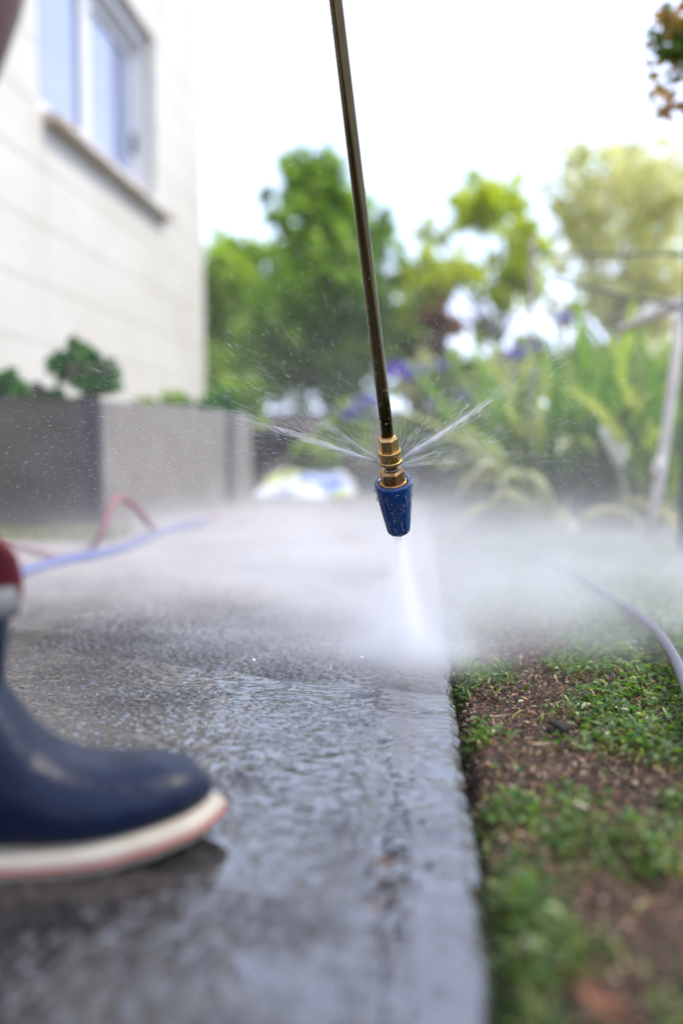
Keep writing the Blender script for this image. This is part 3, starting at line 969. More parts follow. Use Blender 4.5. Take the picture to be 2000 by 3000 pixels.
# climbing plant on the post
cl = thing('climbing_plant', 'climbing plant with green and orange leaves at the top of the dark post', 'plant', (x, y, 0))
bl = [(at(2005, 90, y), .05), (at(1995, 160, y), .045), (at(1965, 60, y), .03), (at(1985, 240, y), .022), (at(2010, 30, y), .05), (at(2015, 230, y), .04), (at(2005, 320, y), .028)]
to(link('foliage', crown_mesh('foliage', bl, 420, .035, [(0.05, 0.10, 0.015), (0.12, 0.2, 0.03), (0.6, 0.36, 0.12), (0.75, 0.6, 0.35)], clump=.7, hollow=.1, soft=1.5), M['leaf_matt']), cl)
to(link('stem', tube_mesh([(spline([Vector((x + .02, y - .03, 0)), Vector((x - .005, y - .032, .5)), Vector((x + .02, y - .03, .9)), bl[0][0]], 6), .006)], 'stem', 6), M['bark']), cl)
# leaning stake and crossing cane
s0 = onground(1893, 1610, -.005); s1 = at(1965, 1150, s0.y + .03); s2 = at(1998, 880, s0.y + .04)
st = thing('garden_stake', 'pale wooden stake leaning up to the dark post', 'stake', s0)
to(link('shaft', tube_mesh([([s0, s0.lerp(s1, .5) + Vector((.004, 0, 0)), s1, s2], [.0135, .0125, .012, .011])], 'shaft', 10), M['cane']), st)
kn = s0.lerp(s1, .52) + Vector((-.004, -.004, 0))
to(link('knot', tube_mesh([([kn + Vector((-.006, 0, -.028)), kn, kn + Vector((.006, 0, .028))], [.008, .017, .008])], 'knot', 10), M['cane']), st)
q0 = at(1815, 965, s0.y + .25); q1 = at(2030, 868, s0.y + .02)
ca = link('cane', tube_mesh([([q0, q0.lerp(q1, .5) + Vector((0, 0, -.004)), q1], [.012, .0135, .014])], 'cane', 10), M['cane'])
tag(ca, 'short pale cane jutting out sideways from the dark post', 'cane')

# ------------------------------------------------------------------ crumpled tarp at the far end of the path
n = 60
u, v_ = np.meshgrid(np.linspace(0, 1, n), np.linspace(0, 1, n // 2))
t0, t1 = at(735, 1480, 3.85), at(1030, 1480, 3.9)
X = t0.x + (t1.x - t0.x) * u; Y = 3.80 + 0.5 * v_ + 0.03 * np.sin(u * 9)
Z = 0.012 + sstep(np.minimum(np.minimum(u, 1 - u), np.minimum(v_, 1 - v_)), 0, .12) * (0.035 + 0.085 * fbm(u, v_, 5, 81, 3) * sstep(v_, 0, .6)) + .006 * fbm(u, v_, 25, 83, 2)
k = NT('tarp_plastic')
o_ = k.obj()
blue = k.ramp(k.noise(5.5, 2, .5, o_), [(.53, 0.0), (.6, 1.0)])
lime = k.ramp(k.noise(4.2, 1, .5, k.n('ShaderNodeVectorMath', _operation='ADD', i0=o_, i1=(3.1, 7.7, 0)).outputs[0]), [(.6, 0.0), (.66, 1.0)])
k.bsdf(Base__Color=k.mix(lime, k.mix(blue, (0.82, 0.84, 0.86), (0.12, 0.2, 0.62)), (0.55, 0.62, 0.12)), Roughness=.35)
tag(link('tarp', np_mesh('tarp', np.stack([X, Y, Z], 2).reshape(-1, 3), grid_faces(n, n // 2), sm=True), k.m), 'crumpled white and blue plastic tarp at the far end of the path', 'tarp')

# ------------------------------------------------------------------ hoses
hp = [Vector((-2.2, 1.2, .009)), onground(-420, 1640, .009), onground(-150, 1600, .009), onground(57, 1606, .009), onground(172, 1634, .009), onground(255, 1618, .009)]
yh = hp[-1].y
hp += [at(298, 1560, yh), at(321, 1491, yh + .03), at(356, 1457, yh + .08), at(402, 1491, yh + .16), at(436, 1535, yh + .24), onground(470, 1556, .009), onground(520, 1545, .009), onground(640, 1512, .009)]
tag(link('red_hose', tube_mesh([(spline(hp, 10), .0078)], 'red_hose', 10), M['red_hose']), 'red hose rearing up in a loop in front of the retaining wall', 'hose')
hp = [Vector((-1.9, .2, .013)), Vector((-1.45, .9, .013)), onground(-350, 1800, .013), onground(-120, 1735, .013), onground(52, 1680, .013), onground(115, 1662, .013), onground(170, 1646, .013), onground(345, 1612, .011), onground(436, 1575, .011), onground(505, 1552, .011), onground(600, 1532, .011)]
tag(link('blue_hose', tube_mesh([(spline(hp, 10), .0105)], 'blue_hose', 10), M['blue_hose']), 'blue hose lying along the edge of the path by the retaining wall', 'hose')
hp = [onground(1560, 1640, .012), onground(1660, 1670, .012), onground(1750, 1722, .014), onground(1850, 1788, .016), onground(1920, 1850, .018), onground(1972, 1925, .02), onground(2008, 2010, .02), onground(2080, 2200, .018), onground(2300, 2500, .012), Vector((.50, .25, .01)), Vector((.9, -.2, .01)), Vector((1.5, -.4, .01))]
tag(link('grey_hose', tube_mesh([(spline(hp, 10), .006)], 'grey_hose', 10), M['grey_hose']), 'thin grey hose curving over the misty lawn', 'hose')

# ------------------------------------------------------------------ pressure washer lance
tip = at(1168, 1558, 1.04); rim = at(1150, 1404, 1.012); top = at(1135, 1279, .990)
ax = (tip - top).normalized()
lance = thing('pressure_washer_lance', 'bronze steel pressure washer lance with brass coupling and blue rotary nozzle', 'lance', top)
q = ax.to_track_quat('Z', 'Y')
LM = Matrix.Translation(top) @ q.to_matrix().to_4x4()


def lpart(name, bm, m, parent=None, sm=False, z=0.0):
    o = link(name, bm_mesh(bm, name, False), m)
    o.data.transform(LM @ Matrix.Translation((0, 0, z)))
    if sm:
        smooth(o.data)
        for p_ in o.data.polygons:
            if len(p_.vertices) > 4: p_.use_smooth = False
    to(o, lance)
    return o


L1 = (rim - top).length
tp = at(983, 0, .93)
hold = tp + (tp - top).normalized() * .42
path = [top + (top - tp).normalized() * .006] + [top.lerp(tp, i / 10) for i in range(1, 11)] + [tp.lerp(hold, i / 10) for i in range(1, 11)]
to(link('tube', tube_mesh([(path, .00635)], 'tube', 28), M['steel']), lance)
hexm = lambda t, z: 1.0
bm = lathe([(.0072, -.0002), (.0085, 0), (.0101, .0022), (.0101, .0175), (.0095, .019)], 6)
lpart('hex_nut', bm, M['brass'])
bm = lathe([(.0068, -.0012), (.0074, -.001), (.0074, .004), (.0068, .0045)], 24)
lpart('tube_seat', bm, M['brass_old'], sm=True)
kn_ = lambda t, z: 1.0 + (.018 if int(round(t / (2 * PI) * 96)) % 2 else 0)
bm = lathe([(.0098, .0148), (.0110, .0150), (.0114, .0156), (.0114, .0186), (.0110, .0192)], 96, kn_)
lpart('knurled_ring', bm, M['brass'])
bm = lathe([(.0108, .0190), (.01085, .0195), (.01085, .0262), (.0108, .0266)], 40)
lpart('sleeve', bm, M['brass'], sm=True)
bm = lathe([(.0110, .0262), (.0115, .0267), (.0115, .0292), (.0110, .0300), (.0086, .0306)], 96, kn_)
lpart('knurled_ring', bm, M['brass'])
bm = lathe([(.0068, .029), (.0068, .0335), (.0062, .0342), (.0062, .0360), (.0074, .0368), (.0074, .0385)], 24)
lpart('neck', bm, M['dark_metal'], sm=True)
bm = lathe([(.0085, .0368), (.0105, .0370), (.0128, .0395), (.0128, .0500), (.0125, .0512)], 6)
lpart('lower_hex_nut', bm, M['brass_old'])
bm = lathe([(.0125, .0500), (.0140, .0504), (.0141, .0530), (.0135, .0540)], 36)
lpart('flange', bm, M['brass_old'], sm=True)
NZ = .0505
NL = (tip - top).length - NZ


def flute(t, z):
    f = sstep(z, NZ + .006, NZ + .014) * (1 - sstep(z, NZ + NL - .012, NZ + NL - .004))
    return 1 - .028 * float(f) * max(0, math.cos(t * 14)) ** 3


prof = [(.0145, NZ + .003), (.0150, NZ + .0008), (.0172, NZ), (.0188, NZ + .0012), (.0192, NZ + .003)]
for i in range(1, 15):
    t = i / 14
    prof.append((.0192 - (.0192 - .0124) * t ** 1.15, NZ + .003 + (NL - .007) * t))
prof += [(.0118, NZ + NL - .002), (.0105, NZ + NL - .0006), (.0070, NZ + NL), (.0055, NZ + NL - .001), (.0045, NZ + NL - .006)]
lpart('nozzle', lathe(prof, 112, flute), M['blue_plastic'], sm=True)
# beads and runs of water on the nozzle
bm = bmesh.new()


def nozzle_pt(t, az, out=0.0):
    r = (.0192 - (.0192 - .0124) * t ** 1.15) + out
    return Vector((r * math.cos(az), r * math.sin(az), NZ + .003 + (NL - .007) * t))


camdir = (q.inverted() @ (Vector((0, 0, CAM_H)) - rim)).normalized()
az_c = math.atan2(camdir.y, camdir.x)
for i in range(90):
    if i < 34:                                          # ring of beads on the shoulder
        a = random.uniform(0, 2 * PI); r = random.uniform(.0150, .0190)
        p = Vector((r * math.cos(a), r * math.sin(a), NZ + .0004)); s = random.uniform(.0003, .0009)
    else:
        p = nozzle_pt(random.random() ** 1.3, az_c + random.uniform(-1.7, 1.7)); s = random.uniform(.00025, .0009)
    mm = Matrix.Translation(p) @ Matrix.Diagonal((1, 1, random.uniform(.9, 1.7), 1)) @ Matrix.Scale(s, 4)
    bmesh.ops.create_icosphere(bm, subdivisions=2, radius=1, matrix=mm)
for t, az, s in ((.31, az_c + PI * .52, .0021), (.30, az_c - PI * .5, .0013), (1.0, az_c + .6, .0016), (1.01, az_c - .1, .0018), (.995, az_c - .7, .0015), (.07, az_c - PI * .5, .0014), (.12, az_c + PI * .5, .0013)):
    mm = Matrix.Translation(nozzle_pt(t, az)) @ Matrix.Diagonal((1, 1, 1.4, 1)) @ Matrix.Scale(s, 4)
    bmesh.ops.create_icosphere(bm, subdivisions=2, radius=1, matrix=mm)
beads = lpart('water_beads', bm, M['clear'], sm=True); beads['kind'] = 'stuff'
runs = []
for a0, t0_, t1_, amp in ((.02, .12, .52, .16), (-.32, .30, .62, .2), (-.1, .5, .80, .22), (.25, .8, .97, .1), (-.35, .84, .99, .1), (-.6, .1, .5, .05), (.5, .05, .3, .05)):
    pts, rad = [], []
    for i in range(26):
        f = i / 25
        t = t0_ + (t1_ - t0_) * f
        pts.append(nozzle_pt(t, az_c + a0 + amp * math.sin(f * 9 + a0 * 20) * (0.4 + f), -.0001))
        rad.append(.00085 * (0.55 + .45 * math.sin(f * 21 + a0 * 9)) * (1 - abs(2 * f - 1) ** 4) + .0003)
    runs.append((pts, rad))
o = link('water_run', tube_mesh(runs, 'water_run', 8), M['clear']); o.data.transform(LM); to(o, lance); o['kind'] = 'stuff'
# trigger gun at the upper end
gd = (path[-1] - path[-8]).normalized()
g0 = path[-1]
side = Vector((-.78, -.45, 0)).normalized()
to(link('gun_body', tube_mesh([(spline([g0 - gd * .03, g0 + gd * .08, g0 + gd * .16 + side * .03], 5), [.014] * 3 + [.018] * 5 + [.02] * 3)], 'gun_body', 12), M['black_plastic']), lance)
gp = g0 + gd * .15 + side * .03
to(link('grip', tube_mesh([([gp, gp + side * .06 + Vector((0, 0, -.03)), gp + side * .13 + Vector((0, 0, -.05))], [.018, .016, .017])], 'grip', 12, .75), M['black_plastic']), lance)
to(link('trigger', tube_mesh([(spline([gp + Vector((0, 0, -.03)), gp + side * .05 + Vector((0, 0, -.06)), gp + side * .10 + Vector((0, 0, -.075))], 5), .005)], 'trigger', 8), M['black_plastic']), lance)

# ------------------------------------------------------------------ person in boots
FT = Vector((-.130, .620, 0)); HL = Vector((-.394, .540, 0))
fdir = (FT - HL).normalized(); fside = Vector((-fdir.y, fdir.x, 0)); FLEN = (FT - HL).length
person = thing('person', 'person in navy rubber ankle boots with cream soles standing at the edge of the picture', 'person', HL)


def halfw(u):
    """half width of the foot at distance u from the heel"""
    pts = [(0, .0), (.008, .018), (.03, .031), (.075, .033), (.12, .037), (.17, .044), (.205, .0455), (.235, .040), (.255, .031), (.266, .019), (FLEN, .0)]
    for (a, b), (c, d) in zip(pts, pts[1:]):
        if u <= c: return b + (d - b) * (u - a) / (c - a)
    return 0.0


def toph(u):
    pts = [(0, .06), (.03, .11), (.10, .12), (.143, .120), (.156, .094), (.170, .074), (.188, .062), (.21, .0565), (.235, .0565), (.25, .0545), (.262, .050), (FLEN, .037)]
    for (a, b), (c, d) in zip(pts, pts[1:]):
        if u <= c: return b + (d - b) * (u - a) / (c - a)
    return .03


spring = lambda u: .011 * float(sstep(u, .17, FLEN + .01)) ** 1.2


def foot_xyz(u, v, z): return HL + fdir * u + fside * v + Vector((0, 0, z))


def make_boot():
    boot_me = bmesh.new()
    SEG = 28
    rings = []
    for i in range(31):
        u = .004 + (FLEN - .006) * (0.5 - 0.5 * math.cos(PI * i / 30))
        hw, th, b0_ = halfw(u), toph(u), .014 + spring(u)
        ring = []
        for s in range(SEG):
            t = 2 * PI * s / SEG
            cx, sz = math.cos(t), math.sin(t)
            e = .72 if sz > 0 else .35
            zz_ = b0_ + (th - b0_) * (0.32 + (0.68 if sz > 0 else .32) * math.copysign(abs(sz) ** .9, sz))
            xx = hw * math.copysign(abs(cx) ** e, cx)
            ring.append(boot_me.verts.new(foot_xyz(u, xx, zz_)))
        rings.append(ring)
    shaft = []
    for i in range(12):
        z = .05 + .105 * i / 11
        cu, hl, hw = .087 + .004 * i / 11, .063 - .003 * math.sin(i / 11 * PI), .044 - .004 * math.sin(i / 11 * PI)
        shaft.append([boot_me.verts.new(foot_xyz(cu + hl * math.cos(2 * PI * s / SEG), hw * math.sin(2 * PI * s / SEG), z)) for s in range(SEG)])
    for rr in (rings, shaft):
        for a, b in zip(rr, rr[1:]):
            for s in range(SEG):
                boot_me.faces.new((a[s], a[(s + 1) % SEG], b[(s + 1) % SEG], b[s]))
        boot_me.faces.new(list(reversed(rr[0]))); boot_me.faces.new(rr[-1])
    bmesh.ops.recalc_face_normals(boot_me, faces=boot_me.faces)
    o = link('boot', bm_mesh(boot_me, 'boot', True), M['navy'])
    m = o.modifiers.new('join', 'REMESH'); m.mode = 'VOXEL'; m.voxel_size = .003; m.use_smooth_shade = True
    m = o.modifiers.new('soften', 'SMOOTH'); m.factor = .5; m.iterations = 10
    # sole: rounded band round the foot
    def band(prof, grow):
        bm = bmesh.new(); rr = []
        us = [FLEN * (0.5 - 0.5 * math.cos(PI * i / 36)) for i in range(37)]
        outline = [(u, halfw(u)) for u in us] + [(u, -halfw(u)) for u in reversed(us[1:-1])]
        ctr = [foot_xyz(u, v, 0) for u, v in outline]
        nn = len(ctr)
        nor = []
        for i in range(nn):
            d = (ctr[(i + 1) % nn] - ctr[i - 1]).normalized(); nor.append(Vector((d.y, -d.x, 0)))
        if nor[10].dot(ctr[10] - foot_xyz(.13, 0, 0)) < 0: nor = [-x for x in nor]
        for off, z in prof:
            rr.append([bm.verts.new(c + nv * (off + grow) + Vector((0, 0, z + spring(outline[i][0])))) for i, (c, nv) in enumerate(zip(ctr, nor))])
        for a, b in zip(rr, rr[1:]):
            for s in range(nn): bm.faces.new((a[s], a[(s + 1) % nn], b[(s + 1) % nn], b[s]))
        bm.faces.new(list(reversed(rr[0]))); bm.faces.new(rr[-1])
        bmesh.ops.recalc_face_normals(bm, faces=bm.faces)
        return bm
    so = link('sole', bm_mesh(band([(-.004, .0), (.002, .0005), (.0045, .004), (.0055, .010), (.0055, .011), (.004, .0138), (.001, .0158), (-.006, .0165)], .0015), 'sole', True), M['sole']); so.parent = o
    sr = link('stripe', bm_mesh(band([(.003, .0070), (.0060, .0068), (.0064, .0079), (.0060, .0090), (.003, .0096)], .0015), 'stripe', True), M['stripe']); sr.parent = o
    SEG = 28
    def ring_band(z0, z1, grow, m, name):
        bm = bmesh.new(); rr = []
        for g, z in ((0, z0), (grow, z0 + .002), (grow, z1 - .002), (0, z1), (-.008, z1 - .001)):
            rr.append([bm.verts.new(foot_xyz(.092 + (.063 + g) * math.cos(2 * PI * s / SEG), (.044 + g) * math.sin(2 * PI * s / SEG), z)) for s in range(SEG)])
        for a, b in zip(rr, rr[1:]):
            for s in range(SEG): bm.faces.new((a[s], a[(s + 1) % SEG], b[(s + 1) % SEG], b[s]))
        bmesh.ops.recalc_face_normals(bm, faces=bm.faces)
        x = link(name, bm_mesh(bm, name, True), m); x.parent = o
    ring_band(.150, .168, .0035, M['trim'], 'trim')
    lp = [foot_xyz(.148, .006, .150), foot_xyz(.152, .002, .170), foot_xyz(.147, -.002, .188), foot_xyz(.128, -.008, .197), foot_xyz(.106, -.014, .190), foot_xyz(.098, -.016, .165)]
    x = link('pull_loop', tube_mesh([(spline(lp, 8), .0095)], 'pull_loop', 10, .6), M['red_tab']); x.parent = o
    bm = bmesh.new()
    for dz in (0,):
        rr = []
        for u in (.035, .06, .09, .115):
            rr.append([bm.verts.new(foot_xyz(u, -halfw(u) * 1.04 - .0015, z)) for z in (.034, .05, .066)])
        for a, b in zip(rr, rr[1:]):
            for s in range(2): bm.faces.new((a[s], a[s + 1], b[s + 1], b[s]))
    x = link('side_patch', bm_mesh(bm, 'side_patch'), M['teal']); x.parent = o
    md = x.modifiers.new('thick', 'SOLIDIFY'); md.thickness = .004; md.offset = 0
    return o


boot = make_boot()
to(boot, person)
b2 = boot.copy(); COL.objects.link(b2)
off = Matrix.Translation((-.62, -.10, 0))
b2.parent = person; b2.matrix_parent_inverse = Matrix.Translation(HL).inverted() @ off
for ch in list(boot.children):
    c = ch.copy(); COL.objects.link(c); c.parent = b2


def skin_obj(name, joints, edges, m, parent, sub=2):
    """joints: list of (point, rx, ry)"""
    me = bpy.data.meshes.new(name)
    me.from_pydata([tuple(j[0]) for j in joints], edges, [])
    o = link(name, me, m)
    sk = o.modifiers.new('skin', 'SKIN'); sk.use_smooth_shade = True
    for i, j in enumerate(joints):
        me.skin_vertices[0].data[i].radius = (j[1], j[2])
        me.skin_vertices[0].data[i].use_root = (i == 0)
    ss = o.modifiers.new('smooth', 'SUBSURF'); ss.levels = sub; ss.render_levels = sub
    return to(o, parent)


def P3(*a): return Vector(a)


pel = P3(-.60, .50, .84)
J, E = [], []


def add(p, r, prev=None, r2=None):
    J.append((p, r, r2 or r))
    if prev is not None: E.append((prev, len(J) - 1))
    return len(J) - 1


pv = add(pel, .125, None, .10)
ch1 = add(P3(-.545, .50, 1.02), .115, pv, .09)
ch2 = add(P3(-.49, .50, 1.20), .135, ch1, .10)
nk = add(P3(-.43, .50, 1.335), .05, ch2)
hd0 = add(P3(-.405, .50, 1.39), .052, nk)
hd1 = add(P3(-.375, .51, 1.47), .078, hd0)
hd2 = add(P3(-.37, .51, 1.545), .062, hd1)
# front leg (its knee reaches into the picture) and rear leg
hipf = add(P3(-.54, .57, .80), .085, pv)
kn1 = add(P3(-.256, .558, .570), .070, hipf)
cf1 = add(P3(-.315, .565, .42), .050, kn1)
an1 = add(P3(-.325, .570, .20), .034, cf1)
ft1 = add(P3(-.321, .574, .10), .036, an1)
hipr = add(P3(-.63, .43, .80), .085, pv)
kn2 = add(P3(-.78, .45, .46), .055, hipr)
cf2 = add(P3(-.87, .475, .34), .050, kn2)
an2 = add(P3(-.935, .495, .20), .034, cf2)
ft2 = add(P3(-.934, .499, .10), .036, an2)
# arms reach for the gun and the tube
gh = gp + side * .06 + Vector((0, 0, -.03))
th = path[-8]


def arm(sh, el, wr, prev):
    s_ = add(sh, .052, prev); e_ = add(el, .040, s_); w_ = add(wr, .027, e_)
    return w_


def hand(w_, wr, grip, axis):
    """palm and five bent fingers closing round axis at grip"""
    d = (grip - wr).normalized(); axis = axis.normalized()
    sd = d.cross(axis).normalized()
    palm = wr + d * .055 + sd * .018
    pi = add(palm, .026, w_, .014)
    for k_, (o_, l_) in enumerate(((.030, .9), (.010, 1.0), (-.010, .95), (-.030, .8))):
        b = palm + axis * o_ + d * .025
        i1 = add(b, .0095, pi)
        i2 = add(b + d * .022 * l_ - sd * .012, .0085, i1)
        i3 = add(b + d * .020 * l_ - sd * .036 * l_, .008, i2)
        add(b - d * .002 - sd * .040 * l_, .0075, i3)
    t1_ = add(palm + axis * .035 - d * .02 - sd * .012, .011, pi)
    add(palm + axis * .045 + d * .008 - sd * .034, .0088, t1_)


wr1 = gh - Vector((.55, .10, -.12)).normalized() * .085
w1 = arm(P3(-.50, .34, 1.27), P3(-.60, .28, 1.02), wr1, ch2)
hand(w1, wr1, gh, Vector((0, 0, 1)).cross(side) + Vector((0, 0, .4)))
wr2 = th - Vector((.6, .2, -.25)).normalized() * .085
w2 = arm(P3(-.45, .66, 1.27), P3(-.44, .72, 1.0), wr2, ch2)
hand(w2, wr2, th, gd)
skin_obj('body', J, E, M['skin'], person)
skin_obj('shirt', [(P3(-.60, .50, .80), .165, .135), (P3(-.575, .50, .90), .160, .13), (P3(-.545, .50, 1.03), .15, .12), (P3(-.49, .50, 1.20), .155, .118), (P3(-.455, .50, 1.29), .09, .08),
                   (P3(-.50, .345, 1.265), .072, .072), (P3(-.55, .31, 1.15), .062, .062), (P3(-.45, .655, 1.265), .072, .072), (P3(-.445, .69, 1.14), .062, .062)],
         [(0, 1), (1, 2), (2, 3), (3, 4), (3, 5), (5, 6), (3, 7), (7, 8)], M['cloth_grey'], person)
skin_obj('shorts', [(P3(-.60, .50, .86), .142, .118), (P3(-.54, .57, .80), .105, .105), (P3(-.40, .571, .675), .098, .098), (P3(-.63, .43, .80), .105, .105), (P3(-.71, .44, .62), .094, .094)],
         [(0, 1), (1, 2), (0, 3), (3, 4)], M['cloth_dark'], person)
bm = bmesh.new()
bmesh.ops.create_icosphere(bm, subdivisions=4, radius=1, matrix=Matrix.Translation((-.385, .51, 1.505)) @ Matrix.Diagonal((.094, .084, .092, 1)))
bmesh.ops.delete(bm, geom=[v for v in bm.verts if v.co.z < 1.44 or (v.co.x > -.345 and v.co.z < 1.545)], context='VERTS')
for v in bm.verts: v.co += Vector((0, 0, .003 * math.sin(v.co.x * 300) * math.sin(v.co.y * 260)))
to(link('hair', bm_mesh(bm, 'hair', True), M['hair']), person)
fc = P3(-.298, .512, 1.47)
bm = bmesh.new()
for s in (-1, 1):
    bmesh.ops.create_icosphere(bm, subdivisions=2, radius=.011, matrix=Matrix.Translation(fc + Vector((-.012, s * .031, .012))))
to(link('eyes', bm_mesh(bm, 'eyes', True), M['eye']), person)
to(link('nose', tube_mesh([([fc + Vector((-.008, 0, .012)), fc + Vector((.016, 0, -.016)), fc + Vector((-.004, 0, -.024))], [.006, .011, .008])], 'nose', 8), M['skin']), person)
to(link('mouth', tube_mesh([(spline([fc + Vector((-.014, -.022, -.045)), fc + Vector((.0, 0, -.044)), fc + Vector((-.014, .022, -.045))], 5), .0045)], 'mouth', 8), mat('lips', (0.25, 0.09, 0.08), None, .5)), person)
for s in (-1, 1):
    to(link('ear', tube_mesh([([P3(-.385, .51 + s * .078, 1.445), P3(-.392, .51 + s * .086, 1.47), P3(-.388, .51 + s * .080, 1.495)], [.008, .014, .009])], 'ear', 8, .5), M['skin']), person)

# ------------------------------------------------------------------ lawn: grass, small leaves, dry litter
PALB = np.array([(0.06, 0.10, 0.008), (0.10, 0.15, 0.012), (0.17, 0.21, 0.025), (0.28, 0.28, 0.07)])
PALD = np.array([(0.17, 0.10, 0.055), (0.11, 0.055, 0.034), (0.26, 0.17, 0.10), (0.20, 0.08, 0.045), (0.05, 0.03, 0.022), (0.36, 0.27, 0.17), (0.04, 0.025, 0.018)])


def lawn_points(n, y0, y1, maxw=.34):
    Y = y0 + (y1 - y0) * rng.random(n)
    X = EDGE_X + .004 + rng.random(n) * (.266 * Y + maxw - EDGE_X)
    return X, Y


def green_amount(X, Y):
    g = sstep(fbm(X, Y, 16, 101, 4), .44, .58)
    bare = np.exp(-(((X - .085) / .06) ** 2 + ((Y - .93) / .075) ** 2)) + .9 * np.exp(-(((X - .14) / .07) ** 2 + ((Y - .78) / .06) ** 2)) + .8 * np.exp(-(((X - .17) / .08) ** 2 + ((Y - .46) / .05) ** 2))
    tuft = .8 * np.exp(-((X - .052) / .012) ** 2) * sstep(vnoise(X * 0, Y, 26, 115), .45, .65) + .9 * np.exp(-(((X - .065) / .03) ** 2 + ((Y - 1.07) / .03) ** 2))
    right = .55 * sstep(X, .13, .24) * sstep(Y, .6, .75)
    return np.clip(g * .8 + right - bare * 1.1, 0.03, 1) * .9 + tuft


def keep(n, y0, y1, power=1.0, green=True):
    X, Y = lawn_points(n, y0, y1)
    g = green_amount(X, Y)
    sel = rng.random(n) < (g ** power if green else np.clip(1.15 - .75 * g, .25, 1))
    return X[sel], Y[sel]


def blades(X, Y, hmin, hmax, wd, pal, lean=.9):
    n = len(X)
    az = rng.random(n) * 2 * PI
    d = np.stack([np.cos(az), np.sin(az), np.zeros(n)], 1); sdv = np.stack([-np.sin(az), np.cos(az), np.zeros(n)], 1)
    h = (hmin + (hmax - hmin) * rng.random(n) ** 1.6)[:, None]
    ln = (lean * (.35 + rng.random(n)))[:, None]
    base = np.stack([X, Y, soil_z(X, Y)], 1)
    wv = wd * (.6 + .8 * rng.random(n))[:, None]
    V = []
    for t, wf in ((0, .8), (.4, 1.0), (.75, .7)):
        c = base + d * h * ln * t ** 1.5 + np.array([0, 0, 1]) * h * (t - .42 * t * t * np.clip(ln, 0, 1.3))
        V += [c - sdv * wv * wf * .5, c + sdv * wv * wf * .5]
    V.append(base + d * h * ln + np.array([0, 0, 1]) * h * (1 - .5 * np.clip(ln, 0, 1.3)))
    V = np.stack(V, 1)
    i = np.arange(n)[:, None] * 7
    F = np.concatenate([i + np.array([[a, b, c]]) for a, b, c in ((0, 1, 3), (0, 3, 2), (2, 3, 5), (2, 5, 4), (4, 5, 6))], 0)
    col = pal[rng.integers(0, len(pal), n)] * (.75 + .5 * rng.random((n, 1)))
    K = np.repeat(col[:, None, :], 7, 1); K[:, :2] *= np.array([1.0, .85, .8])
    return V.reshape(-1, 3), F, K.reshape(-1, 3)


def cat_mesh(name, parts):
    V = np.concatenate([p[0] for p in parts]); o, F = 0, []
    for p in parts:
        F.append(p[1] + o); o += len(p[0])
    return np_mesh(name, V, np.concatenate(F), np.concatenate([p[2] for p in parts]))


parts = [blades(*keep(30000, .34, 1.35), .004, .019, .0022, PALB, 1.15),
         blades(*keep(34000, 1.3, 2.6, .6), .008, .030, .003, PALB, .9)]
xo = rng.uniform(EDGE_X + .01, 1.5, 26000); yo = rng.uniform(-.4, 2.6, 26000)
ok = (xo > .266 * yo + .34) | (yo < .34); xo, yo = xo[ok], yo[ok]; keep_ = rng.random(len(xo)) < green_amount(xo, yo); xo, yo = xo[keep_], yo[keep_]
parts.append(blades(xo, yo, .008, .03, .004, PALB, .9))
xg = rng.uniform(-1.6, -.72, 3500); yg = rng.uniform(2.28, 2.5, 3500)      # strip of grass at the foot of the wall
pg = blades(xg, yg, .01, .05, .004, PALB, .7); pg[0][:, 2] -= np.repeat(soil_z(xg, yg), 7)
parts.append(pg)
tag(link('grass', cat_mesh('grass', parts), M['blade']), 'short worn grass of the lawn beside the path', 'grass', kind='stuff')


def small_leaves(X, Y, smin, smax, hmax, pal):
    n = len(X)
    C = np.stack([X, Y, soil_z(X, Y) + .002 + hmax * rng.random(n)], 1)
    N = unit(n) * .55 + np.array([0, 0, 1.0]); N /= np.linalg.norm(N, axis=1, keepdims=True)
    L = smin + (smax - smin) * rng.random(n)
    col = pal[rng.integers(0, len(pal), n)] * (.7 + .6 * rng.random((n, 1)))
    return leaves_np(C, N, unit(n), L, L * (.45 + .3 * rng.random(n)), col, .18)


PALC = np.array([(0.04, 0.11, 0.012), (0.07, 0.16, 0.016), (0.11, 0.20, 0.03), (0.18, 0.26, 0.07)])
parts = [small_leaves(*keep(26000, .34, 1.35, 1.3), .005, .012, .012, PALC), small_leaves(*keep(9000, 1.3, 2.4, 1), .007, .016, .014, PALC)]
xo = rng.uniform(EDGE_X + .01, 1.5, 12000); yo = rng.uniform(-.4, 2.6, 12000)
ok = (xo > .266 * yo + .34) | (yo < .34); parts.append(small_leaves(xo[ok], yo[ok], .007, .016, .014, PALC))
tag(link('ground_leaves', cat_mesh('ground_leaves', parts), M['leaf']), 'small creeping weed leaves growing through the lawn', 'weeds', kind='stuff')


def flakes(X, Y, lmin, lmax, tilt, pal):
    n = len(X)
    C = np.stack([X, Y, soil_z(X, Y) + .0015 + .004 * rng.random(n)], 1)
    N = unit(n) * tilt + np.array([0, 0, 1.0]); N /= np.linalg.norm(N, axis=1, keepdims=True)
    L = lmin + (lmax - lmin) * rng.random(n) ** 2
    col = pal[rng.integers(0, len(pal), n)] * (.6 + .8 * rng.random((n, 1)))
    return leaves_np(C, N, unit(n), L, L * (.15 + .4 * rng.random(n)), col, .1)


parts = [flakes(*keep(60000, .34, 1.35, 1, False), .002, .0095, .6, PALD), flakes(*keep(14000, 1.3, 2.5, 1, False), .004, .014, .5, PALD)]
tag(link('dry_litter', cat_mesh('dry_litter', parts), M['litter']), 'brown dry leaf crumbs and thatch scattered over the lawn', 'litter', kind='stuff')

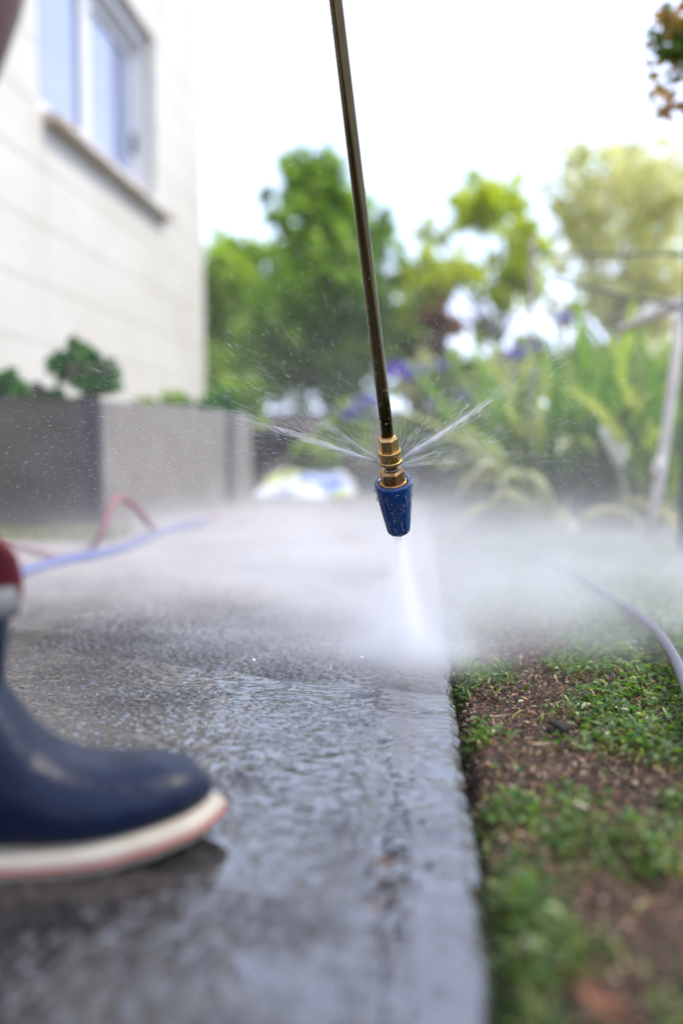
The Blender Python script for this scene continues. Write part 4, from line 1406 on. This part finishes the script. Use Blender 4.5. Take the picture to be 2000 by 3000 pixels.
# single things lying about
c = onground(1632, 2138, 0.004)
bm = bmesh.new()
for i in range(7):
    mm = Matrix.Translation((random.uniform(-.008, .008), random.uniform(-.004, .004), random.uniform(0, .007))) @ Matrix.Scale(random.uniform(.003, .005), 4)
    r_ = bmesh.ops.create_icosphere(bm, subdivisions=2, radius=1, matrix=mm)
    for v in r_['verts']: v.co += v.co.normalized() * random.uniform(-.0006, .0006)
o = link('dirt_clod', bm_mesh(bm, 'dirt_clod', True), M['clod']); o.location = c
tag(o, 'small dark lumpy clod of dirt on the bare patch of lawn', 'clod')


def dead_leaf(L, W, col, curl):
    nu, nv = 9, 5
    V, K = [], []
    for i in range(nu):
        t = i / (nu - 1)
        for j in range(nv):
            s = j / (nv - 1) * 2 - 1
            wv = W * .5 * math.sin(PI * min(.98, t * .93 + .05)) ** .8
            V.append(((t - .5) * L, s * wv, curl * L * ((t - .5) ** 2 * 1.4 + s * s * .22) + random.uniform(-.0004, .0004)))
            K.append(np.array(col) * random.uniform(.8, 1.2))
    return np_mesh('dead_leaf', V, grid_faces(nv, nu), K, sm=True)


for px, py, L, W, col, curl, rz, lab, nm in [
        (1765, 2960, .030, .015, (0.17, 0.075, 0.038), .5, 2.1, 'large reddish brown fallen leaf at the near end of the lawn', 'fallen_leaf'),
        (1122, 2535, .017, .009, (0.12, 0.06, 0.025), .5, .5, 'brown fallen leaf lying in the groove of the path', 'fallen_leaf'),
        (1108, 2665, .013, .006, (0.15, 0.08, 0.03), .4, 2.4, 'smaller brown leaf scrap nearer the camera in the groove', 'fallen_leaf'),
        (1085, 2560, .011, .006, (0.05, 0.03, 0.02), .4, 1.2, 'dark leaf scrap beside the brown leaf in the groove', 'fallen_leaf'),
        (1585, 2180, .020, .003, (0.42, 0.33, 0.2), .15, .1, 'straw coloured dry stalk near the dirt clod', 'dry_stalk'),
        (1455, 2098, .026, .0028, (0.45, 0.37, 0.24), .1, .05, 'straw coloured dry stalk near the cut edge of the path', 'dry_stalk')]:
    o = link(nm, dead_leaf(L, W, col, curl), M['litter'])
    o.location = onground(px, py, .006); o.rotation_euler = (random.uniform(-.2, .2), random.uniform(-.2, .2), rz)
    tag(o, lab, 'leaf' if nm == 'fallen_leaf' else 'stalk')
# clover sprig
c = onground(1790, 2090, 0.0)
sp = thing('clover_sprig', 'small clover sprig standing up among the lawn leaves', 'plant', c)
to(link('stem', tube_mesh([([c, c + Vector((.001, 0, .012)), c + Vector((0, 0, .02))], .0007)], 'stem', 6), mat('sprig_stem', (0.10, 0.18, 0.04), None)), sp)
for k_ in range(3):
    a = k_ * 2.1 + .4
    d = np.array([[math.cos(a), math.sin(a), .15]])
    V, F, K = leaves_np(np.array([tuple(c + Vector((0, 0, .02)))]) + d * .005, np.array([[-.25 * math.cos(a), -.25 * math.sin(a), 1.]]), d, np.array([.010]), np.array([.008]), np.array([(0.08, 0.17, 0.03)]))
    to(link('leaflet', np_mesh('leaflet', V, F, K), M['leaf']), sp)

# ================================================================== WATER IN THE AIR
IMP = onground(1195, 1945)                              # where the jet strikes the path
O = LM @ Vector((0, 0, .0345))                          # leak between coupling and nozzle


def needles(Pc, D, L, W):
    """thin threads: three-sided spindles"""
    n = len(Pc)
    D = D / np.linalg.norm(D, axis=1, keepdims=True)
    a = np.cross(D, unit(n)); a /= np.linalg.norm(a, axis=1, keepdims=True); b = np.cross(D, a)
    L = L[:, None]; W = W[:, None]
    V = [Pc - D * L * .5]
    for t in range(3):
        V.append(Pc + (a * math.cos(t * 2.094) + b * math.sin(t * 2.094)) * W * .5)
    V.append(Pc + D * L * .5)
    V = np.stack(V, 1)
    i = np.arange(n)[:, None] * 5
    F = np.concatenate([i + np.array([f]) for f in ((0, 2, 1), (0, 3, 2), (0, 1, 3), (4, 1, 2), (4, 2, 3), (4, 3, 1))], 0)
    return V.reshape(-1, 3), F


RV, UV = np.array(RGT), np.array(UPV)
axn = np.array(ax)
e1 = RV - axn * RV.dot(axn); e1 /= np.linalg.norm(e1); e2 = np.cross(axn, e1)
O_ = np.array(O)


def fan(n, ang, sig, rmin, rmax, lmin, lmax, wmin, wmax, outp=6, power=1.0):
    """threads thrown from the leak in direction ang (degrees from picture-right, seen along the path)"""
    a = np.radians(ang + sig * rng.normal(size=n)); p = np.radians(outp * rng.normal(size=n))
    fw = np.array(FWD)
    d = (RV * np.cos(a)[:, None] + UV * np.sin(a)[:, None]) * np.cos(p)[:, None] + fw * np.sin(p)[:, None]
    r = rmin - (rmax * .38) * np.log(1 - .97 * rng.random(n))
    r = r * (1 + .02 * rng.normal(size=n)); Pc = O_ + d * r[:, None]
    Pc[:, 2] -= .06 * r ** 2
    L = lmin + (lmax - lmin) * rng.random(n)
    W = wmin + (wmax - wmin) * rng.random(n) ** 2
    return needles(Pc, d, L, W)


sets = []
sets.append(fan(380, 34, 0.9, .0115, .05, .006, .02, .00008, .0002, 2))
sets.append(fan(330, 161, 0.9, .0115, .05, .006, .02, .00008, .0002, 2))
sets.append(fan(430, 34, 1.0, .0115, .10, .010, .035, .00012, .0003, 2, 1.3))
sets.append(fan(500, 34, 3.5, .02, .22, .008, .025, .0001, .00025, 4, 1.0))
sets.append(fan(380, 161, 1.0, .0115, .14, .010, .03, .00012, .0003, 2, 1.3))
sets.append(fan(380, 162, 3.0, .02, .28, .008, .022, .0001, .00025, 4, 1.0))
sets.append(fan(170, 147, 2.6, .02, .24, .008, .025, .0001, .00025, 4, 1.0))
sets.append(fan(320, 17, 3.0, .01, .20, .006, .02, .0001, .00022, 4, 1.0))
sets.append(fan(260, 6, 3.0, .01, .20, .006, .02, .0001, .00022, 4, 1.0))
sets.append(fan(1000, 45, 18, .02, .30, .004, .014, .00008, .0002, 8, .8))
sets.append(fan(1500, 152, 17, .02, .42, .004, .014, .00008, .0002, 8, .8))
sets.append(fan(120, 85, 25, .03, .22, .003, .008, .0002, .0004, 8, .8))
sets.append(fan(60, -28, 8, .012, .06, .004, .010, .0002, .0004, 6, .8))
# drift of loose drops about the lance
n = 7800
a = rng.normal(size=(n, 3))
Pc = np.stack([-.19 + .16 * a[:, 0], 1.0 + .055 * a[:, 1], .14 + .10 * np.abs(a[:, 2]) + .05 * rng.normal(size=n)], 1)
rr = Pc - O_
D = rr + unit(n) * .05
sets.append(needles(Pc, D, .0008 + .004 * rng.random(n) ** 3, .0002 + .0003 * rng.random(n) ** 3))
n = 2600
a = rng.normal(size=(n, 3))
Pc = np.stack([.14 + .09 * a[:, 0], 1.0 + .055 * a[:, 1], .20 + .08 * a[:, 2]], 1)
sets.append(needles(Pc, Pc - O_ + unit(n) * .05, .0008 + .004 * rng.random(n) ** 3, .0002 + .0003 * rng.random(n) ** 3))
n = 900
a = rng.normal(size=(n, 3))
Pc = np.stack([-.03 + .06 * a[:, 0], 1.0 + .05 * a[:, 1], .38 + .07 * a[:, 2]], 1)
sets.append(needles(Pc, Pc - O_ + unit(n) * .08, .0006 + .0015 * rng.random(n) ** 2, .0002 + .0005 * rng.random(n) ** 3))
o_, VV, FF = 0, [], []
for v_, f_ in sets:
    ok = v_[:, 2].min() if len(v_) else 0
    VV.append(v_); FF.append(f_ + o_); o_ += len(v_)
VV = np.concatenate(VV); VV[:, 2] = np.maximum(VV[:, 2], .004)
tag(link('spray_droplets', np_mesh('spray_droplets', VV, np.concatenate(FF)), M['drop']), 'threads and drops of water spraying out from the lance coupling', 'water spray', kind='stuff')


# ---- mist: fine water in the air over the path, thickest where the jet strikes
class Expr:
    def __init__(s, k, v): s.k, s.v = k, v
    def _o(s, op, b): return Expr(s.k, s.k.math(op, s.v, b.v if isinstance(b, Expr) else b))
    def __add__(s, b): return s._o('ADD', b)
    def __radd__(s, b): return s._o('ADD', b)
    def __sub__(s, b): return s._o('SUBTRACT', b)
    def __mul__(s, b): return s._o('MULTIPLY', b)
    def __rmul__(s, b): return s._o('MULTIPLY', b)
    def __truediv__(s, b): return s._o('DIVIDE', b)
    def exp(s): return Expr(s.k, s.k.math('EXPONENT', s.v))
    def max(s, b): return s._o('MAXIMUM', b)
    def sq(s): return s * s
    def step(s, a, b):
        nd = s.k.n('ShaderNodeMapRange', _interpolation_type='SMOOTHSTEP')
        s.k.put(nd.inputs['Value'], s.v); nd.inputs['From Min'].default_value = a; nd.inputs['From Max'].default_value = b
        return Expr(s.k, nd.outputs['Result'])


def volume(name, dens, g=0.35, col=(0.96, 0.97, 1.0)):
    k = NT(name)
    o = k.obj()
    sp_ = k.n('ShaderNodeSeparateXYZ'); k.put(sp_.inputs[0], o)
    x, y, z = (Expr(k, sp_.outputs[i]) for i in range(3))
    pv_ = k.n('ShaderNodeVolumePrincipled', Color=col, Anisotropy=g)
    k.put(pv_.inputs['Density'], dens(k, x, y, z, o).v)
    k.t.links.new(pv_.outputs[0], k.out.inputs['Volume'])
    return k.m


def mist_density(k, x, y, z, o):
    nz_ = (Expr(k, k.noise(5.0, 4, .6, o)) * 4.0 + -1.0).max(.1)
    r2 = (x - IMP.x).sq() + (y - IMP.y).sq()
    near = (r2 * (-1 / .07 ** 2)).exp() * (z * (-1 / .022)).exp() * 45.0
    skim = (((x - IMP.x + .10) * (1 / .13)).sq() + ((y - IMP.y - .05) * (1 / .08)).sq()) * -1.0
    skim = skim.exp() * (z * (-1 / .025)).exp() * 7.0
    lat = ((x - .0).sq() * (-1 / .86 ** 2)).exp()
    front_ = y - x.step(-.25, .06) * -.18
    rgt = x.step(-.02, .22) * y.step(2.6, 1.8) * .5 + 1.0
    low = (z * (-1 / .029)).exp() * lat * front_.step(1.20, 1.52) * y.step(3.9, 2.6) * rgt * 5.2
    puff = (((x - .05) * (1 / .40)).sq() + ((y - 1.42) * (1 / .30)).sq()) * -1.0
    puff = puff.exp() * (z * (-1 / .06)).exp() * front_.step(1.14, 1.40) * 2.2
    veil = y.step(.98, 1.3) * y.step(4.1, 2.8) * z.step(.9, .1) * (x.step(-.7, .6) * .03 + .03)
    return near + skim + (low + puff + veil) * nz_


mm_ = volume('fine_mist', mist_density)
o = box_obj('spray_mist', (-1.4, .97, .006), (1.5, 4.15, 1.05), mm_)
tag(o, 'pale mist of fine spray drifting over the path and lawn', 'mist', kind='stuff')

# ---- the jet: cone from the nozzle to the path
jt = LM @ Vector((0, 0, NZ + NL - .003))
jd = IMP - jt; jl = jd.length
jm = volume('jet_water', lambda k, x, y, z, o: ((x.sq() + y.sq()) / (z * .17 + .0062).sq() * -2.4).exp() * 1.9 / (z * .17 + .0062) * z.step(jl + .004, jl - .01) * .8, .3)
bm = lathe([(.008, .001), (.020, .03), (.052, jl * .6), (.078, jl - .022)], 24)
o = link('water_jet', bm_mesh(bm, 'water_jet'), jm)
o.matrix_world = Matrix.Translation(jt) @ jd.to_track_quat('Z', 'Y').to_matrix().to_4x4()
tag(o, 'white cone of water shooting from the nozzle onto the path', 'water jet', kind='stuff')
